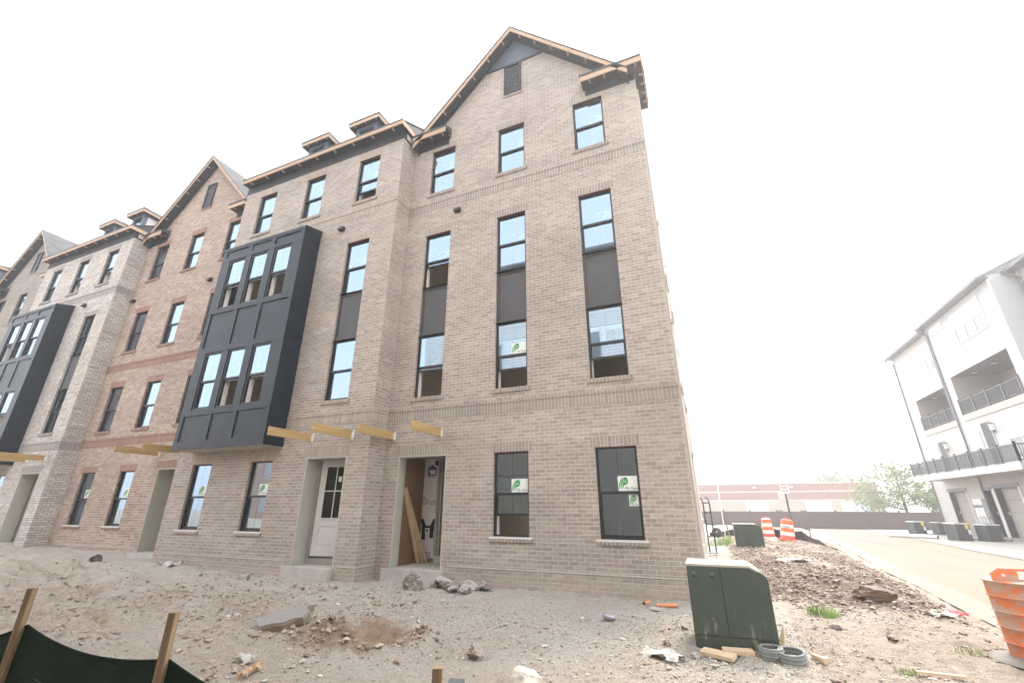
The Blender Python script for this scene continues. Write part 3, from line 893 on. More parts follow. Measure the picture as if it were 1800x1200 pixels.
def gable_house(name, label, x0, W, bk, sd, wins, door, bands, ret_r, side=False, group=None):
    h = thing(name, label, 'house', (x0, 0, 0), 0, group)
    xc = W / 2
    zA, sl, oh = 14.85, 1.056, 0.30
    holes = [(a[0], a[1], a[2], a[3]) for a in wins] + [(door[0], door[1], 0.3, 2.58, 0.02)]
    st = {}
    for a in wins:
        st.setdefault((a[0], a[1]), []).append(a)
    hs = []
    tall = []
    for (xa, xb), L in st.items():
        L = sorted(L, key=lambda t: t[2])
        for k, a in enumerate(L):
            if len(a) > 4 and a[4].get('tall') == 'low':
                tall.append((xa, xb, a[3], L[k + 1][2]))
    holes += [(t[0], t[1], t[2], t[3]) for t in tall]
    holes = [tuple(x) for x in holes]
    for t in tall:  # merge the stacked openings into single tall ones
        pass
    mb = MB()
    zt = 11.70
    wall_grid(mb, 0, W, -0.4, zt, holes, 0, bk)
    uz = lambda x: zA - 0.16 - sl * abs(x - xc)
    xl = xc - (zA - 0.16 - zt) / sl; xr = 2 * xc - xl
    xl2, xr2 = max(xl, 0), min(xr, W)
    pts = [(xl2, 0, zt), (xr2, 0, zt)]
    if xr > W: pts.append((W, 0, uz(W)))
    pts.append((xc, 0, zA - 0.16))
    if xl < 0: pts.append((0, 0, uz(0)))
    mb.face(pts, bk)
    if side:
        mb.face([(W, 0, -0.4), (W, 9, -0.4), (W, 9, zt), (W, 0, zt)], bk)
        mb.face([(W, 0.0, zt), (W, 9, zt), (W, 4.5, zt + 2.7)], bk)
    mb.build('wall', h)
    for z0, z1 in bands:
        b_ = MB()
        b_.box(0.0, W + (0.006 if side else 0), -0.006, -0.001, z0, z1, sd, faces='yZzX' if side else 'yZz')
        b_.box(0.0, W + (0.012 if side else 0), -0.018, -0.0012, z1, z1 + 0.06, sd, faces='yZzX' if side else 'yZz')
        b_.build('brick_band', h)
    fl = MB()
    fl.box(door[1] + 0.12 if door[0] < 1 else 0.4, W - 0.02 if door[0] < 1 else door[0] - 0.12, -0.014, -0.001, 0.385, 0.402, M['flash'])
    fl.build('weep_strip', h)
    for a in wins:
        k = a[4] if len(a) > 4 else {}
        top = k.get('tall') != 'low'
        bot = k.get('tall') != 'top'
        window(h, a[0], a[1], a[2], a[3], 0, k.get('op', 0), k.get('st', 'big'), sd if top else None, sd if bot else None, lock=k.get('lock', False), mid=k.get('mid', 0.49))
    for t in tall:
        spandrel(h, t[0], t[1], t[2] + 0.002, t[3] - 0.002, 0)
    # cross gable roof
    rf = MB()
    for s_ in (-1, 1):
        dx = 3.12 if not (s_ > 0 and not side and False) else 3.12
        xo = xc + s_ * dx
        zo = zA - sl * dx
        for lo, hi, m_, yy in ((0.0, 0.035, M['shingle'], -oh - 0.05), (0.035, 0.12, M['soffit'], -oh)):
            prof = [(xc, zA - hi), (xo, zo - hi), (xo, zo - lo), (xc, zA - lo)]
            if s_ > 0:
                prof = [(xc, zA - hi), (xo, zo - hi), (xo, zo - lo), (xc, zA - lo)]
            else:
                prof = prof[::-1]
            rf.prism(prof, 'y', yy, 4.6, m_)
    # main roof behind
    rf.prism([(0.06, 11.72), (4.5, 14.2), (9.0, 11.72)], 'x', 0.01, W - 0.01, M['shingle'])
    ro = rf.build('roof', h)
    fa = MB()
    lk = MB()
    for s_ in (-1, 1):
        dx = 3.12
        xo = xc + s_ * dx; zo = zA - sl * dx
        prof = [(xc, zA - 0.175), (xo, zo - 0.175), (xo, zo - 0.036), (xc, zA - 0.036)]
        if s_ < 0: prof = prof[::-1]
        fa.prism(prof, 'y', -oh - 0.03, -oh - 0.001, M['pine'])
        prof = [(xc, zA - 0.034), (xo, zo - 0.034), (xo, zo + 0.004), (xc, zA + 0.004)]
        if s_ < 0: prof = prof[::-1]
        fa.prism(prof, 'y', -oh - 0.056, -oh - 0.0505, M['ac_fin'])
        # frieze board under the rake, dark
        prof = [(xc, zA - 0.2), (xo, zo - 0.2), (xo, zo - 0.125), (xc, zA - 0.125)]
        if s_ < 0: prof = prof[::-1]
        lk.prism(prof, 'y', -0.02, -0.002, M['soffit'])
        n = 6
        for i in range(n):
            d = 0.28 + i * (2.62 - 0.28) / (n - 1)
            zc = zA - 0.125 - sl * d
            T = Matrix.Translation((xc + s_ * d, 0, zc)) @ Matrix.Rotation(s_ * math.atan(sl), 4, 'Y')
            lk.box(-0.016, 0.016, -oh, -oh + 0.13, -0.04, -0.001, M['pine_y'], T=T)
    fa.build('fascia', ro)
    lk.build('rafter_tails', ro)
    # eave returns at both ends
    rets = [(0.12, 1.24, False)]
    rets.append((W - 1.30, W + 0.2 if side else W - 0.02, side))
    for a, b, sd_ in rets:
        er = MB()
        er.box(a, b, -oh, -0.002, 11.66, 11.70, M['soffit'])
        er.box(a, b, -oh - 0.03, -oh - 0.001, 11.63, 11.79, M['pine'])
        er.prism([(-oh - 0.05, 11.79), (0.0, 12.0), (0.0, 11.80), (-oh - 0.05, 11.76)][::-1] if False else [(-oh - 0.05, 11.792), (-0.002, 11.792), (-0.002, 12.02), (-oh - 0.05, 11.822)], 'x', a - 0.015, b + 0.015, M['shingle'])
        er.box(a - 0.02, b + 0.02, -oh - 0.056, -oh - 0.0505, 11.785, 11.83, M['ac_fin'])
        er.box(a + 0.05, b - (0.2 if sd_ else 0.05), -0.016, -0.001, 11.45, 11.655, M['soffit'])
        for xx in np.arange(a + 0.2, b - 0.1, 0.38):
            er.box(xx, xx + 0.034, -oh, -oh + 0.12, 11.63, 11.659, M['pine_y'])
        if sd_:
            er.box(W + 0.002, b, -0.001, 1.2, 11.66, 11.70, M['soffit'])
            er.box(b, b + 0.03, -oh - 0.03, 1.2, 11.63, 11.79, M['pine_y'])
            er.prism([(W, 11.792), (b + 0.05, 11.792), (b + 0.05, 11.822), (W, 12.02)], 'y', -0.001, 1.22, M['shingle'])
            for yy in np.arange(0.05, 1.15, 0.28):
                er.box(W + 0.11, b - 0.001, yy, yy + 0.036, 11.62, 11.659, M['pine'])
        er.build('eave_return', h)
    # dark panel in the gable top, louvred attic vent
    if side:
        g = MB()
        zb = 13.70
        hw = (zA - 0.205 - zb) / sl
        g.prism([(xc - hw, zb), (xc + hw, zb), (xc, zA - 0.205)], 'y', -0.014, -0.003, M['slate_panel'])
        g.box(xc - hw, xc + hw, -0.03, -0.0145, zb - 0.03, zb + 0.03, M['bay'])
        g.build('gable_panel', h)
    v = MB()
    vx0, vx1, vz0, vz1 = xc - 0.3, xc + 0.22, 12.52, 13.66
    v.box(vx0, vx1, -0.008, -0.002, vz0, vz1, M['ac_fin'])
    for a, b, c, e in ((vx0, vx0 + .05, vz0, vz1), (vx1 - .05, vx1, vz0, vz1), (vx0 + .05, vx1 - .05, vz0, vz0 + .05), (vx0 + .05, vx1 - .05, vz1 - .05, vz1)):
        v.box(a, b, -0.05, -0.0085, c, e, M['bay'])
    for k in range(11):
        zz = vz0 + 0.07 + k * (vz1 - vz0 - 0.14) / 10.6
        T = Matrix.Translation((0, -0.024, zz)) @ Matrix.Rotation(R(-35), 4, 'X')
        v.box(vx0 + .051, vx1 - .051, -0.024, 0.014, 0, 0.034, M['louvre'], T=T)
    v.box(vx0 - 0.04, vx1 + 0.04, -0.03, -0.001, vz0 - 0.07, vz0 - 0.001, sd)
    v.build('attic_vent', h)
    interior(h, W, 0.29, 4.6)
    # stoop
    s_ = MB()
    s_.box(door[0] - 0.09, door[1] + 0.09, -0.15, -0.002, -0.3, 0.30, M['concrete'])
    s_.box(door[0] + 0.001, door[1] - 0.001, -0.002, 1.4, 0.0, 0.301, M['concrete'])
    s_.build('stoop', h)
    l_ = MB(); l_.box(door[0] - 0.12, door[1] + 0.12, -0.005, -0.0008, 2.581, 2.80, sd); l_.build('lintel', h)
    return h

def entry_jambs(h, xa, xb, y, d, mt):
    mb = MB()
    mb.box(xa + 0.001, xa + 0.03, y + 0.004, y + d, 0.305, 2.578, mt)
    mb.box(xb - 0.03, xb - 0.001, y + 0.004, y + d, 0.305, 2.578, mt)
    mb.box(xa + 0.03, xb - 0.03, y + 0.004, y + d, 2.54, 2.578, mt)
    return mb.build('entry_jamb', h)

def entry_door(h, xa, xb, y, ang, glass=True):
    """Door slab hinged on its left edge, with a four-light window over one panel."""
    w_ = xb - xa; H = 2.12
    fr = MB()
    T_ = M['taupe_trim']
    fr.box(xa - 0.08, xa - 0.001, y - 0.02, y + 0.12, 0.42, 0.42 + H + 0.03, T_); fr.box(xb + 0.07, xb + 0.24, y - 0.02, y + 0.12, 0.42, 0.42 + H + 0.03, T_); fr.box(xb + 0.001, xb + 0.069, y + 0.10, y + 0.118, 0.42, 0.42 + H + 0.03, M['garage_j'])  # last box: dark strip put in for the shaded gap beside the ajar door
    fr.box(xa - 0.08, xb + 0.24, y - 0.02, y + 0.12, 0.42 + H + 0.03, 2.575, T_)
    fr.box(xa - 0.08, xb + 0.24, y - 0.02, y + 0.12, 0.301, 0.419, M['concrete'] if False else T_)
    fo = fr.build('door_frame', h)
    T = Matrix.Translation((xa + 0.005, y + 0.03, 0.43)) @ Matrix.Rotation(R(ang), 4, 'Z')
    mb = MB(); Wd = M['white_door']
    w_ -= 0.01
    st = 0.13; g0, g1 = 0.80, H - 0.14
    for a, b, c, e in ((0, st, 0, H), (w_ - st, w_, 0, H), (st, w_ - st, g1, H), (st, w_ - st, 0.66, g0), (st, w_ - st, 0, 0.2)):
        mb.box(a, b, 0, 0.045, c, e, Wd, T=T)
    mb.box(st, w_ - st, 0.014, 0.03, 0.2, 0.66, Wd, T=T)
    mb.box(st + 0.06, w_ - st - 0.06, 0.004, 0.013, 0.27, 0.59, Wd, T=T)
    xm = w_ / 2
    for a, b, c, e in ((st, st + 0.025, g0, g1), (w_ - st - 0.025, w_ - st, g0, g1), (st + .025, w_ - st - .025, g0, g0 + 0.025), (st + .025, w_ - st - .025, g1 - 0.025, g1)):
        mb.box(a, b, -0.012, -0.001, c, e, Wd, T=T)
    mb.box(xm - 0.011, xm + 0.011, -0.005, 0.013, g0 + .025, g1 - .025, Wd, T=T)
    zm = (g0 + g1) / 2 + 0.02
    mb.box(st + .025, xm - .012, -0.005, 0.013, zm - 0.011, zm + 0.011, Wd, T=T); mb.box(xm + .012, w_ - st - .025, -0.005, 0.013, zm - 0.011, zm + 0.011, Wd, T=T)
    do = mb.build('door', h)
    g = MB(); g.box(st, w_ - st, 0.015, 0.03, g0, g1, M['glass_d'], T=T)
    g.box(xm + 0.05, xm + 0.13, 0.012, 0.0145, g1 - 0.36, g1 - 0.24, M['sticker'], T=T)
    g.build('glass_light', do)
    k = MB()
    k.lathe([(0.0, 0.06), (0.022, 0.06), (0.03, 0.045), (0.027, 0.03), (0.012, 0.02), (0.012, 0.005), (0.03, 0.004), (0.03, 0.0)], M['metal'], 14, T=T @ Matrix.Translation((w_ - 0.065, -0.001, 0.92)) @ Matrix.Rotation(R(90), 4, 'X'))
    k.lathe([(0.0, 0.02), (0.025, 0.018), (0.028, 0.0)], M['metal'], 14, T=T @ Matrix.Translation((w_ - 0.065, -0.001, 1.09)) @ Matrix.Rotation(R(90), 4, 'X'))
    k.build('handle', do)
    mb2 = MB(); mb2.box(0, w_, -0.006, -0.001, 0.0, 0.03, M['ac_fin'], T=T); mb2.build('door_sweep', do)
    return do

def bay_house(name, label, x0, W, bk, sd, opens, group=None, door_kind='glass', dormers=True):
    y0 = -0.563
    h = thing(name, label, 'house', (x0, y0, 0), 0, group)
    wx = [(0.77, 1.54), (2.88, 3.65), (5.0, 5.77)]
    gw = [(0.71, 1.47), (2.92, 3.68)]
    dr = (4.77, 5.98)
    bx0, bx1, byf = 0.58, 3.92, -0.537
    holes = [(a, b, 9.77, 11.32) for a, b in wx] + [(wx[2][0], wx[2][1], 3.89, 5.46), (wx[2][0], wx[2][1], 5.46, 6.80), (wx[2][0], wx[2][1], 6.80, 8.40)] \
        + [(a, b, 0.95, 2.55) for a, b in gw] + [(dr[0], dr[1], 0.3, 2.58, 0.02), (bx0 + 0.2, bx1 - 0.2, 3.6, 8.7, 0.02)]
    mb = MB()
    zt = 11.86
    wall_grid(mb, 0, W, -0.4, zt, holes, 0, bk)
    mb.face([(W, 0, -0.4), (W, -y0, -0.4), (W, -y0, zt), (W, 0, zt)], bk)
    mb.face([(0, 0, -0.4), (0, 0, zt), (0, -y0, zt), (0, -y0, -0.4)], bk)
    mb.build('wall', h)
    for z0, z1 in ((3.30, 3.53), (9.20, 9.42)):
        b_ = MB(); b2 = MB()
        for (dz0, dz1, o) in ((z0, z1, 0.006), (z1, z1 + 0.055, 0.018)):
            segs = [(-o, W + o)] if z0 > 4 else [(bx1 + 0.003, W + o)]
            for a, b in segs:
                b_.box(a, b, -o, -0.001, dz0, dz1, sd, faces='yZzxX')
            if z0 < 4:
                (b2 if dz0 == z0 else b2).box(-o, bx0 - 0.003, -o, -0.001, dz0, dz1, sd, faces='yZzxX')
            b_.box(W + 0.001, W + o, -0.001, -y0 - 0.02, dz0, dz1, sd, faces='XZz')
            (b_ if z0 > 4 else b2).box(-o, -0.001, -0.001, -y0 - 0.02, dz0, dz1, sd, faces='xZz')
        b_.build('brick_band', h)
        if z0 < 4: b2.build('brick_band', h)
    fl = MB()
    fl.box(0.05, dr[0] - 0.12, -0.014, -0.001, 0.385, 0.402, M['flash']); fl.box(dr[1] + 0.12, W, -0.014, -0.001, 0.33, 0.347, M['flash']); fl.box(W + .001, W + 0.014, -0.014, 0.54, 0.33, 0.347, M['flash'])
    fl.build('weep_strip', h)
    for (a, b), op in zip(wx, opens['four']):
        window(h, a, b, 9.77, 11.32, 0, op, 'big', sd, sd)
    window(h, wx[2][0], wx[2][1], 6.80, 8.40, 0, opens['stack'][0], 'big', sd, None)
    spandrel(h, wx[2][0], wx[2][1], 5.462, 6.798, 0)
    window(h, wx[2][0], wx[2][1], 3.89, 5.46, 0, opens['stack'][1], 'big', None, sd)
    for a, b in gw:
        window(h, a, b, 0.95, 2.55, 0, 0, 'big', sd, sd)
    hood(h, 4.73, 8.93, 0)
    # ---- bay
    bm = MB(); Bm = M['bay']
    bw = [(0.97, 1.63), (1.90, 2.56), (2.84, 3.50)]
    bz = [(3.90, 5.48), (6.87, 8.46)]
    bh = [(a, b, c, e) for a, b in bw for c, e in bz]
    zb, ztop = 2.86, 8.92
    wall_grid(bm, bx0, bx1, zb, ztop, bh, byf, Bm, depth=0.05)
    bm.face([(bx1, byf, zb), (bx1, -0.001, zb), (bx1, -0.001, ztop), (bx1, byf, ztop)], Bm)
    bm.face([(bx0, byf, zb), (bx0, byf, ztop), (bx0, -0.001, ztop), (bx0, -0.001, zb)], Bm)
    bm.face([(bx0, byf, zb), (bx0, -0.001, zb), (bx1, -0.001, zb), (bx1, byf, zb)], M['trim_t'])
    # boards proud of the sheet
    t = 0.03; yf = byf - t; ye = byf - 0.0008
    for za, zz in ((zb, 3.07), (3.74, 3.885), (5.495, 5.66), (6.72, 6.855), (8.475, 8.60), (8.82, ztop)):
        bm.box(bx0 - 0.002, bx1 + 0.002, yf, ye, za, zz, Bm)
    vz = {'win': [(3.885, 5.495), (6.855, 8.475)], 'pan': [(3.07, 3.74), (5.66, 6.72), (8.60, 8.82)]}
    for za, zz in vz['win']:
        for a, b in ((bx0, 0.95), (1.65, 1.88), (2.58, 2.82), (3.52, bx1)):
            if a == bx0: b_ = bx0 + 0.2
            bm.box(a, b, yf + 0.004, ye, za + 0.001, zz - 0.001, Bm)
    for za, zz in vz['pan']:
        for a, b in ((bx0, bx0 + 0.15), (1.68, 1.84), (2.62, 2.78), (bx1 - 0.15, bx1)):
            bm.box(a, b, yf + 0.004, ye, za + 0.001, zz - 0.001, Bm)
    for za, zz in ((8.60, 8.64), (5.63, 5.66), (zb, 3.0)):
        bm.box(bx1 + 0.001, bx1 + 0.016, byf + 0.001, -0.003, za, zz, Bm)
    # membrane top with a ragged edge
    n = 26
    rr = random.Random(int(abs(x0) * 10))
    ed = [ztop - 0.02 - 0.035 * rr.random() for _ in range(n + 1)]
    for i in range(n):
        xa, xb = bx0 - 0.03 + (bx1 - bx0 + 0.06) * i / n, bx0 - 0.03 + (bx1 - bx0 + 0.06) * (i + 1) / n
        bm.face([(xa, yf - 0.012, ed[i]), (xb, yf - 0.012, ed[i + 1]), (xb, yf - 0.012, ztop + 0.02), (xa, yf - 0.012, ztop + 0.02)], M['tape'])
        bm.face([(xa, yf - 0.012, ztop + 0.02), (xb, yf - 0.012, ztop + 0.02), (xb, -0.001, ztop + 0.14 + 0.02 * rr.random()), (xa, -0.001, ztop + 0.14)], M['tape'])
    bm.face([(bx1 + 0.03, yf - 0.012, ztop - 0.03), (bx1 + 0.03, -0.001, ztop - 0.02), (bx1 + 0.03, -0.001, ztop + 0.14), (bx1 + 0.03, yf - 0.012, ztop + 0.02)], M['tape'])
    bo = bm.build('bay_window', h)
    for (c, e), ops in zip(bz, (opens['low'], opens['high'])):
        for (a, b), op in zip(bw, ops):
            window(bo, a, b, c, e, byf - 0.066, op, 'big', None, None)
    ds = MB(); ds.box(0.9, 3.8, 1.1, 1.14, 3.42, 5.15, M['drywall']); ds.build('drywall_stack', h)
    # ---- roof
    rf = MB()
    oy, ez = -0.24, 12.05
    s_ = 0.6
    rf.prism([(oy - 0.02, ez - 0.03), (oy - 0.02, ez), (5.4, ez + s_ * (5.4 - oy)), (5.4, ez + s_ * (5.4 - oy) - 0.03)][::-1], 'x', -0.005, W + 0.10, M['shingle'])
    rf.prism([(oy, ez - 0.13), (oy, ez - 0.031), (5.4, ez + s_ * (5.4 - oy) - 0.031), (5.4, ez - 0.13)][::-1], 'x', 0.0, W + 0.08, M['soffit'])
    ro = rf.build('roof', h)
    fa = MB()
    fa.box(0.0, W + 0.08, oy - 0.035, oy - 0.001, ez - 0.15, ez - 0.032, M['pine'])
    fa.box(-0.004, W + 0.12, oy - 0.05, oy - 0.021, ez - 0.0315, ez + 0.012, M['ac_fin'])
    fa.box(W + 0.081, W + 0.115, oy - 0.035, 0.62, ez - 0.17, ez - 0.032, M['pine_y'])
    fa.build('fascia', ro)
    lk = MB()
    lk.box(0.0, W + 0.012, -0.012, -0.001, 11.62, 11.92, M['soffit'])
    lk.box(W + 0.001, W + 0.014, -0.001, 0.55, 11.62, 11.92, M['soffit'])
    lk.box(W + 0.016, W + 0.022, 0.10, 0.40, 11.68, 11.86, M['foam'])
    for k in range(9):
        xx = 0.35 + k * 0.74
        lk.box(xx, xx + 0.034, oy, oy + 0.11, 11.875, 11.919, M['pine_y'])
    lk.build('rafter_tails', ro)
    if dormers:
        for xc in (1.91, 4.14):
            d = MB()
            yf_, hw, z1 = 0.863, 0.46, 13.98
            S = M['slate_panel']
            wall_grid(d, xc - hw, xc + hw, 12.3, z1, [(xc - hw + 0.16, xc + hw - 0.16, 12.72, 13.84)], yf_, S, depth=0.07)
            for xs, sg in ((xc - hw, -1), (xc + hw, 1)):
                d.face([(xs, yf_, 12.3), (xs, 2.6, 12.3), (xs, 2.6, z1), (xs, yf_, z1)], S)
                d.prism([(yf_ + 0.14, 12.85), (2.5, 12.85 + 0.83), (2.5, 13.86), (yf_ + 0.14, 13.86)], 'x', xs + sg * 0.002 if sg > 0 else xs - 0.012, xs + 0.012 if sg > 0 else xs - 0.002, M['foam'])
                d.box(*( (xs + 0.013, xs + 0.03) if sg > 0 else (xs - 0.03, xs - 0.013)), yf_ + 0.55, yf_ + 0.9, 13.3, 13.75, M['tape'])
            do = d.build('dormer', ro)
            g = MB(); g.face([(xc - hw + .16, yf_ + .06, 12.72), (xc + hw - .16, yf_ + .06, 12.72), (xc + hw - .16, yf_ + .06, 13.84), (xc - hw + .16, yf_ + .06, 13.84)], M['glass'])
            e_ = MB()
            oh = 0.17
            ya, xa, xb = yf_ - 0.16, xc - hw - oh, xc + hw + oh
            zE = 14.10
            e_.box(xa, xb, ya, 2.6, zE - 0.12, zE - 0.08, M['soffit'])
            e_.box(xa, xb, ya - 0.03, ya - 0.001, zE - 0.15, zE, M['pine'])
            e_.box(xa - 0.055, xb + 0.055, ya - 0.056, ya - 0.0505, zE - 0.01, zE + 0.03, M['ac_fin'])
            e_.box(xb + 0.0505, xb + 0.056, ya - 0.05, 2.9, zE - 0.01, zE + 0.03, M['ac_fin'])
            e_.box(xb + 0.001, xb + 0.03, ya - 0.03, 2.6, zE - 0.15, zE, M['pine_y'])
            e_.box(xa - 0.03, xa - 0.001, ya - 0.03, 2.6, zE - 0.15, zE, M['pine_y'])
            for kx in np.arange(xa + 0.2, xb - 0.05, 0.45):
                e_.box(kx, kx + 0.03, ya, ya + 0.07, zE - 0.145, zE - 0.121, M['pine_y'])
            X0, X1, Y0, Y1, zz = xa - 0.05, xb + 0.05, ya - 0.05, 3.2, zE + 0.002
            hp = 0.42
            rid0, rid1 = (xc, Y0 + 0.68, zz + hp), (xc, Y1, zz + hp)
            Sh = M['shingle']
            e_.face([(X0, Y0, zz), (X1, Y0, zz), rid0], Sh)
            e_.face([(X1, Y0, zz), (X1, Y1, zz), rid1, rid0], Sh)
            e_.face([(X0, Y1, zz), (X0, Y0, zz), rid0, rid1], Sh)
            e_.face([(X0, Y0, zz), (X0, Y1, zz), (X1, Y1, zz), (X1, Y0, zz)], M['soffit'])
            eo = e_
            # pane and hipped roof ride on the dormer
            g.build('dormer_pane', ro)
            eo.build('dormer_roof', ro)
    interior(h, W, 0.29, 4.9)
    s_ = MB()
    s_.box(dr[0] - 0.09, dr[1] + 0.02, -0.14, -0.002, -0.3, 0.30, M['concrete'])
    s_.box(dr[0] + 0.001, dr[1] - 0.001, -0.002, 1.0, 0.0, 0.301, M['concrete'])
    s_.build('stoop', h)
    l_ = MB(); l_.box(dr[0] - 0.10, dr[1] + 0.10, -0.005, -0.0008, 2.581, 2.80, sd); l_.build('lintel', h)
    entry_jambs(h, dr[0], dr[1], 0, 0.36, M['primed'])
    if door_kind == 'glass':
        entry_door(h, dr[0] + 0.11, dr[1] - 0.27, 0.38, 13)
    else:
        mb = MB(); mb.box(dr[0] + .03, dr[1] - .03, 0.40, 0.45, 0.42, 2.54, M['taupe_trim']); mb.box(dr[0] + .03, dr[1] - .03, 0.37, 0.45, 0.302, 0.419, M['primed']); mb.build('door', h)
    for xx, dd in ((dr[0] + 0.10, 1.22), (dr[1] + 0.1, 1.2)):
        canopy_beam(h, xx, 3.02, 0, dd)
    return h

Z1, Z2, Z3, Z4 = (0.95, 2.55), (3.89, 5.46), (6.80, 8.40), (9.77, 11.32)
cA = [(0.65, 1.42), (2.78, 3.55), (4.90, 5.67)]
winsA = []
for i, c in enumerate(cA):
    winsA.append((*c, *Z4, {}))
    winsA.append((*c, *Z3, {'tall': 'top', 'op': (0.82, 0, 0)[i]}))
    winsA.append((*c, *Z2, {'tall': 'low', 'op': (0.86, 0.55, 0.55)[i], 'st': 'out' if i == 1 else 'big'}))
winsA.append((*cA[1], *Z1, {'op': 0.46, 'lock': True}))
winsA.append((*cA[2], *Z1, {'st': 'two'}))
dA = (0.39, 1.66)
A = gable_house('brick_townhouse', 'taupe brick end townhouse with a dark panel in its gable', -6.52, 6.52, M['brick_taupe'], M['soldier_taupe'], winsA, dA, [(3.36, 3.58), (9.21, 9.43)], True, side=True, group='row of brick townhouses')
entry_jambs(A, dA[0], dA[1], 0, 0.26, M['primed'])
hood(A, 1.62, 8.95, 0)
# open porch of the end house: strand board, foam board and door casing at the back
mb = MB()
mb.box(dA[0] - 0.02, dA[0] + 0.005, 0.262, 1.12, 0.302, 2.6, M['osb'])
mb.box(dA[0] - 0.02, dA[1] + 0.02, 0.262, 1.3, 2.601, 2.63, M['ceiling'])
mb.build('porch_lining', A)
mb = MB()
mb.box(dA[0] + 0.006, 0.80, 1.08, 1.12, 0.40, 2.6, M['foam'])
fb = mb.build('foam_board', A)
mb = MB()
yy = 1.078
cx0 = dA[0] + 0.006
text_faces(mb, 'OV.com', 0.21, M['ink'], Matrix.Translation((cx0 + 0.205, yy, 1.60)) @ Matrix.Diagonal((0.56, 1, 1, 1)))
mb.face([(cx0 + 0.02, yy, 1.70), (cx0 + 0.06, yy, 1.69), (cx0 + 0.045, yy, 1.76), (cx0 + 0.015, yy, 1.75)], M['red_paint'])
text_faces(mb, 'ADE', 0.13, M['blue_ink'], Matrix.Translation((cx0 + 0.19, yy, 0.47)))
hx, hz = cx0 + 0.225, 2.32
for a, b, c, e in ((-0.12, -0.085, -0.12, 0.06), (0.085, 0.12, -0.12, 0.06), (-0.085, 0.085, -0.12, -0.095), (-0.12, 0.12, -0.145, -0.135)):
    mb.face([(hx + a, yy, hz + c), (hx + b, yy, hz + c), (hx + b, yy, hz + e), (hx + a, yy, hz + e)], M['blue_ink'])
mb.face([(hx - 0.13, yy, hz + 0.055), (hx - 0.085, yy, hz + 0.02), (hx + 0.085, yy, hz + 0.02), (hx + 0.13, yy, hz + 0.055), (hx, yy, hz + 0.145)], M['blue_ink'])
mb.face([(hx - 0.085, yy, hz - 0.0955), (hx - 0.06, yy, hz - 0.0955), (hx - 0.05, yy, hz - 0.05), (hx - 0.0, yy, hz - 0.05), (hx + 0.0, yy, hz - 0.0955), (hx + 0.085, yy, hz - 0.0955), (hx + 0.085, yy, hz + 0.021), (hx + 0.05, yy, hz - 0.005), (hx - 0.03, yy, hz + 0.0), (hx - 0.06, yy, hz - 0.02)][0:2] + [(hx - 0.05, yy, hz - 0.06), (hx - 0.085, yy, hz + 0.02)], M['blue_ink'])
mb.face([(hx + 0.0, yy, hz - 0.0955), (hx + 0.03, yy, hz - 0.0955), (hx + 0.02, yy, hz - 0.06)], M['blue_ink'])
mb.build('printing', fb)
mb = MB()
tx, tz = cx0 + 0.20, 0.98
for (a, b, c, e, rot) in ((-0.175, -0.075, -0.02, 0.27, 28), (0.075, 0.175, -0.02, 0.27, -28)):
    T = Matrix.Translation((tx + (a + b) / 2 * 0.55, yy + 0.0005, tz + 0.02)) @ Matrix.Rotation(R(-rot), 4, 'Y')
    mb.box(-0.045, 0.045, -0.004, 0, 0.0, 0.25, M['tape'], T=T)
for a, b, c, e in ((-0.16, -0.06, -0.20, 0.06), (0.06, 0.16, -0.16, 0.06), (-0.17, 0.17, -0.02, 0.10)):
    mb.box(tx + a, tx + b, yy - 0.008, yy - 0.0045, tz + c, tz + e, M['tape'])
mb.box(tx - 0.06, tx + 0.06, yy - 0.03, yy - 0.0085, tz - 0.06, tz + 0.05, M['white'])
mb.box(tx - 0.042, tx + 0.042, yy - 0.033, yy - 0.0305, tz - 0.04, tz + 0.032, M['taupe_trim'])
mb.build('flashing_tape', fb)
mb = MB()
for k, (a, b, y_) in enumerate(((0.802, 0.87, 1.03), (0.872, 0.93, 1.06), (0.935, 0.965, 1.10))):
    mb.box(a, b, y_, 1.2, 0.46, 2.56, M['taupe_trim'])
mb.box(0.80, dA[1], 1.06, 1.2, 0.302, 0.455, M['primed'])
mb.box(0.965, dA[1], 1.15, 1.19, 0.46, 2.56, M['garage_j'])
mb.build('door_casing', A)
mb = MB()
for zz in (2.44,):
    mb.box(0.72, 0.80, 1.05, 1.079, zz, zz + 0.12, M['tape'])
mb.build('doorbell_box', A)
for xx, dd in ((0.23, 1.22), (1.50, 1.16)):
    canopy_beam(A, xx, 3.03, 0, dd)
# openings along the sunny end wall
for y_, z_ in ((2.2, 4.2), (4.6, 4.2), (2.2, 7.1), (4.6, 7.1), (4.2, 1.2)):
    mb = MB()
    mb.box(6.521, 6.55, y_, y_ + 0.9, z_, z_ + 1.5, M['trim_w'])
    mb.box(6.5205, 6.575, y_ - 0.08, y_ + 0.98, z_ - 0.08, z_ - 0.001, M['trim_w'])
    mb.box(6.5205, 6.565, y_ - 0.08, y_ + 0.98, z_ + 1.501, z_ + 1.6, M['trim_t'])
    wo = mb.build('side_window', A)
mb = MB()
mb.box(6.521, 6.58, 0.9, 1.1, 0.55, 0.85, M['white']); mb.box(6.521, 6.60, 1.5, 1.75, 0.45, 0.62, M['white']); mb.box(6.521, 6.56, 0.35, 0.42, -0.2, 11.5, M['trim_t'])
mb.build('utility_box', A)

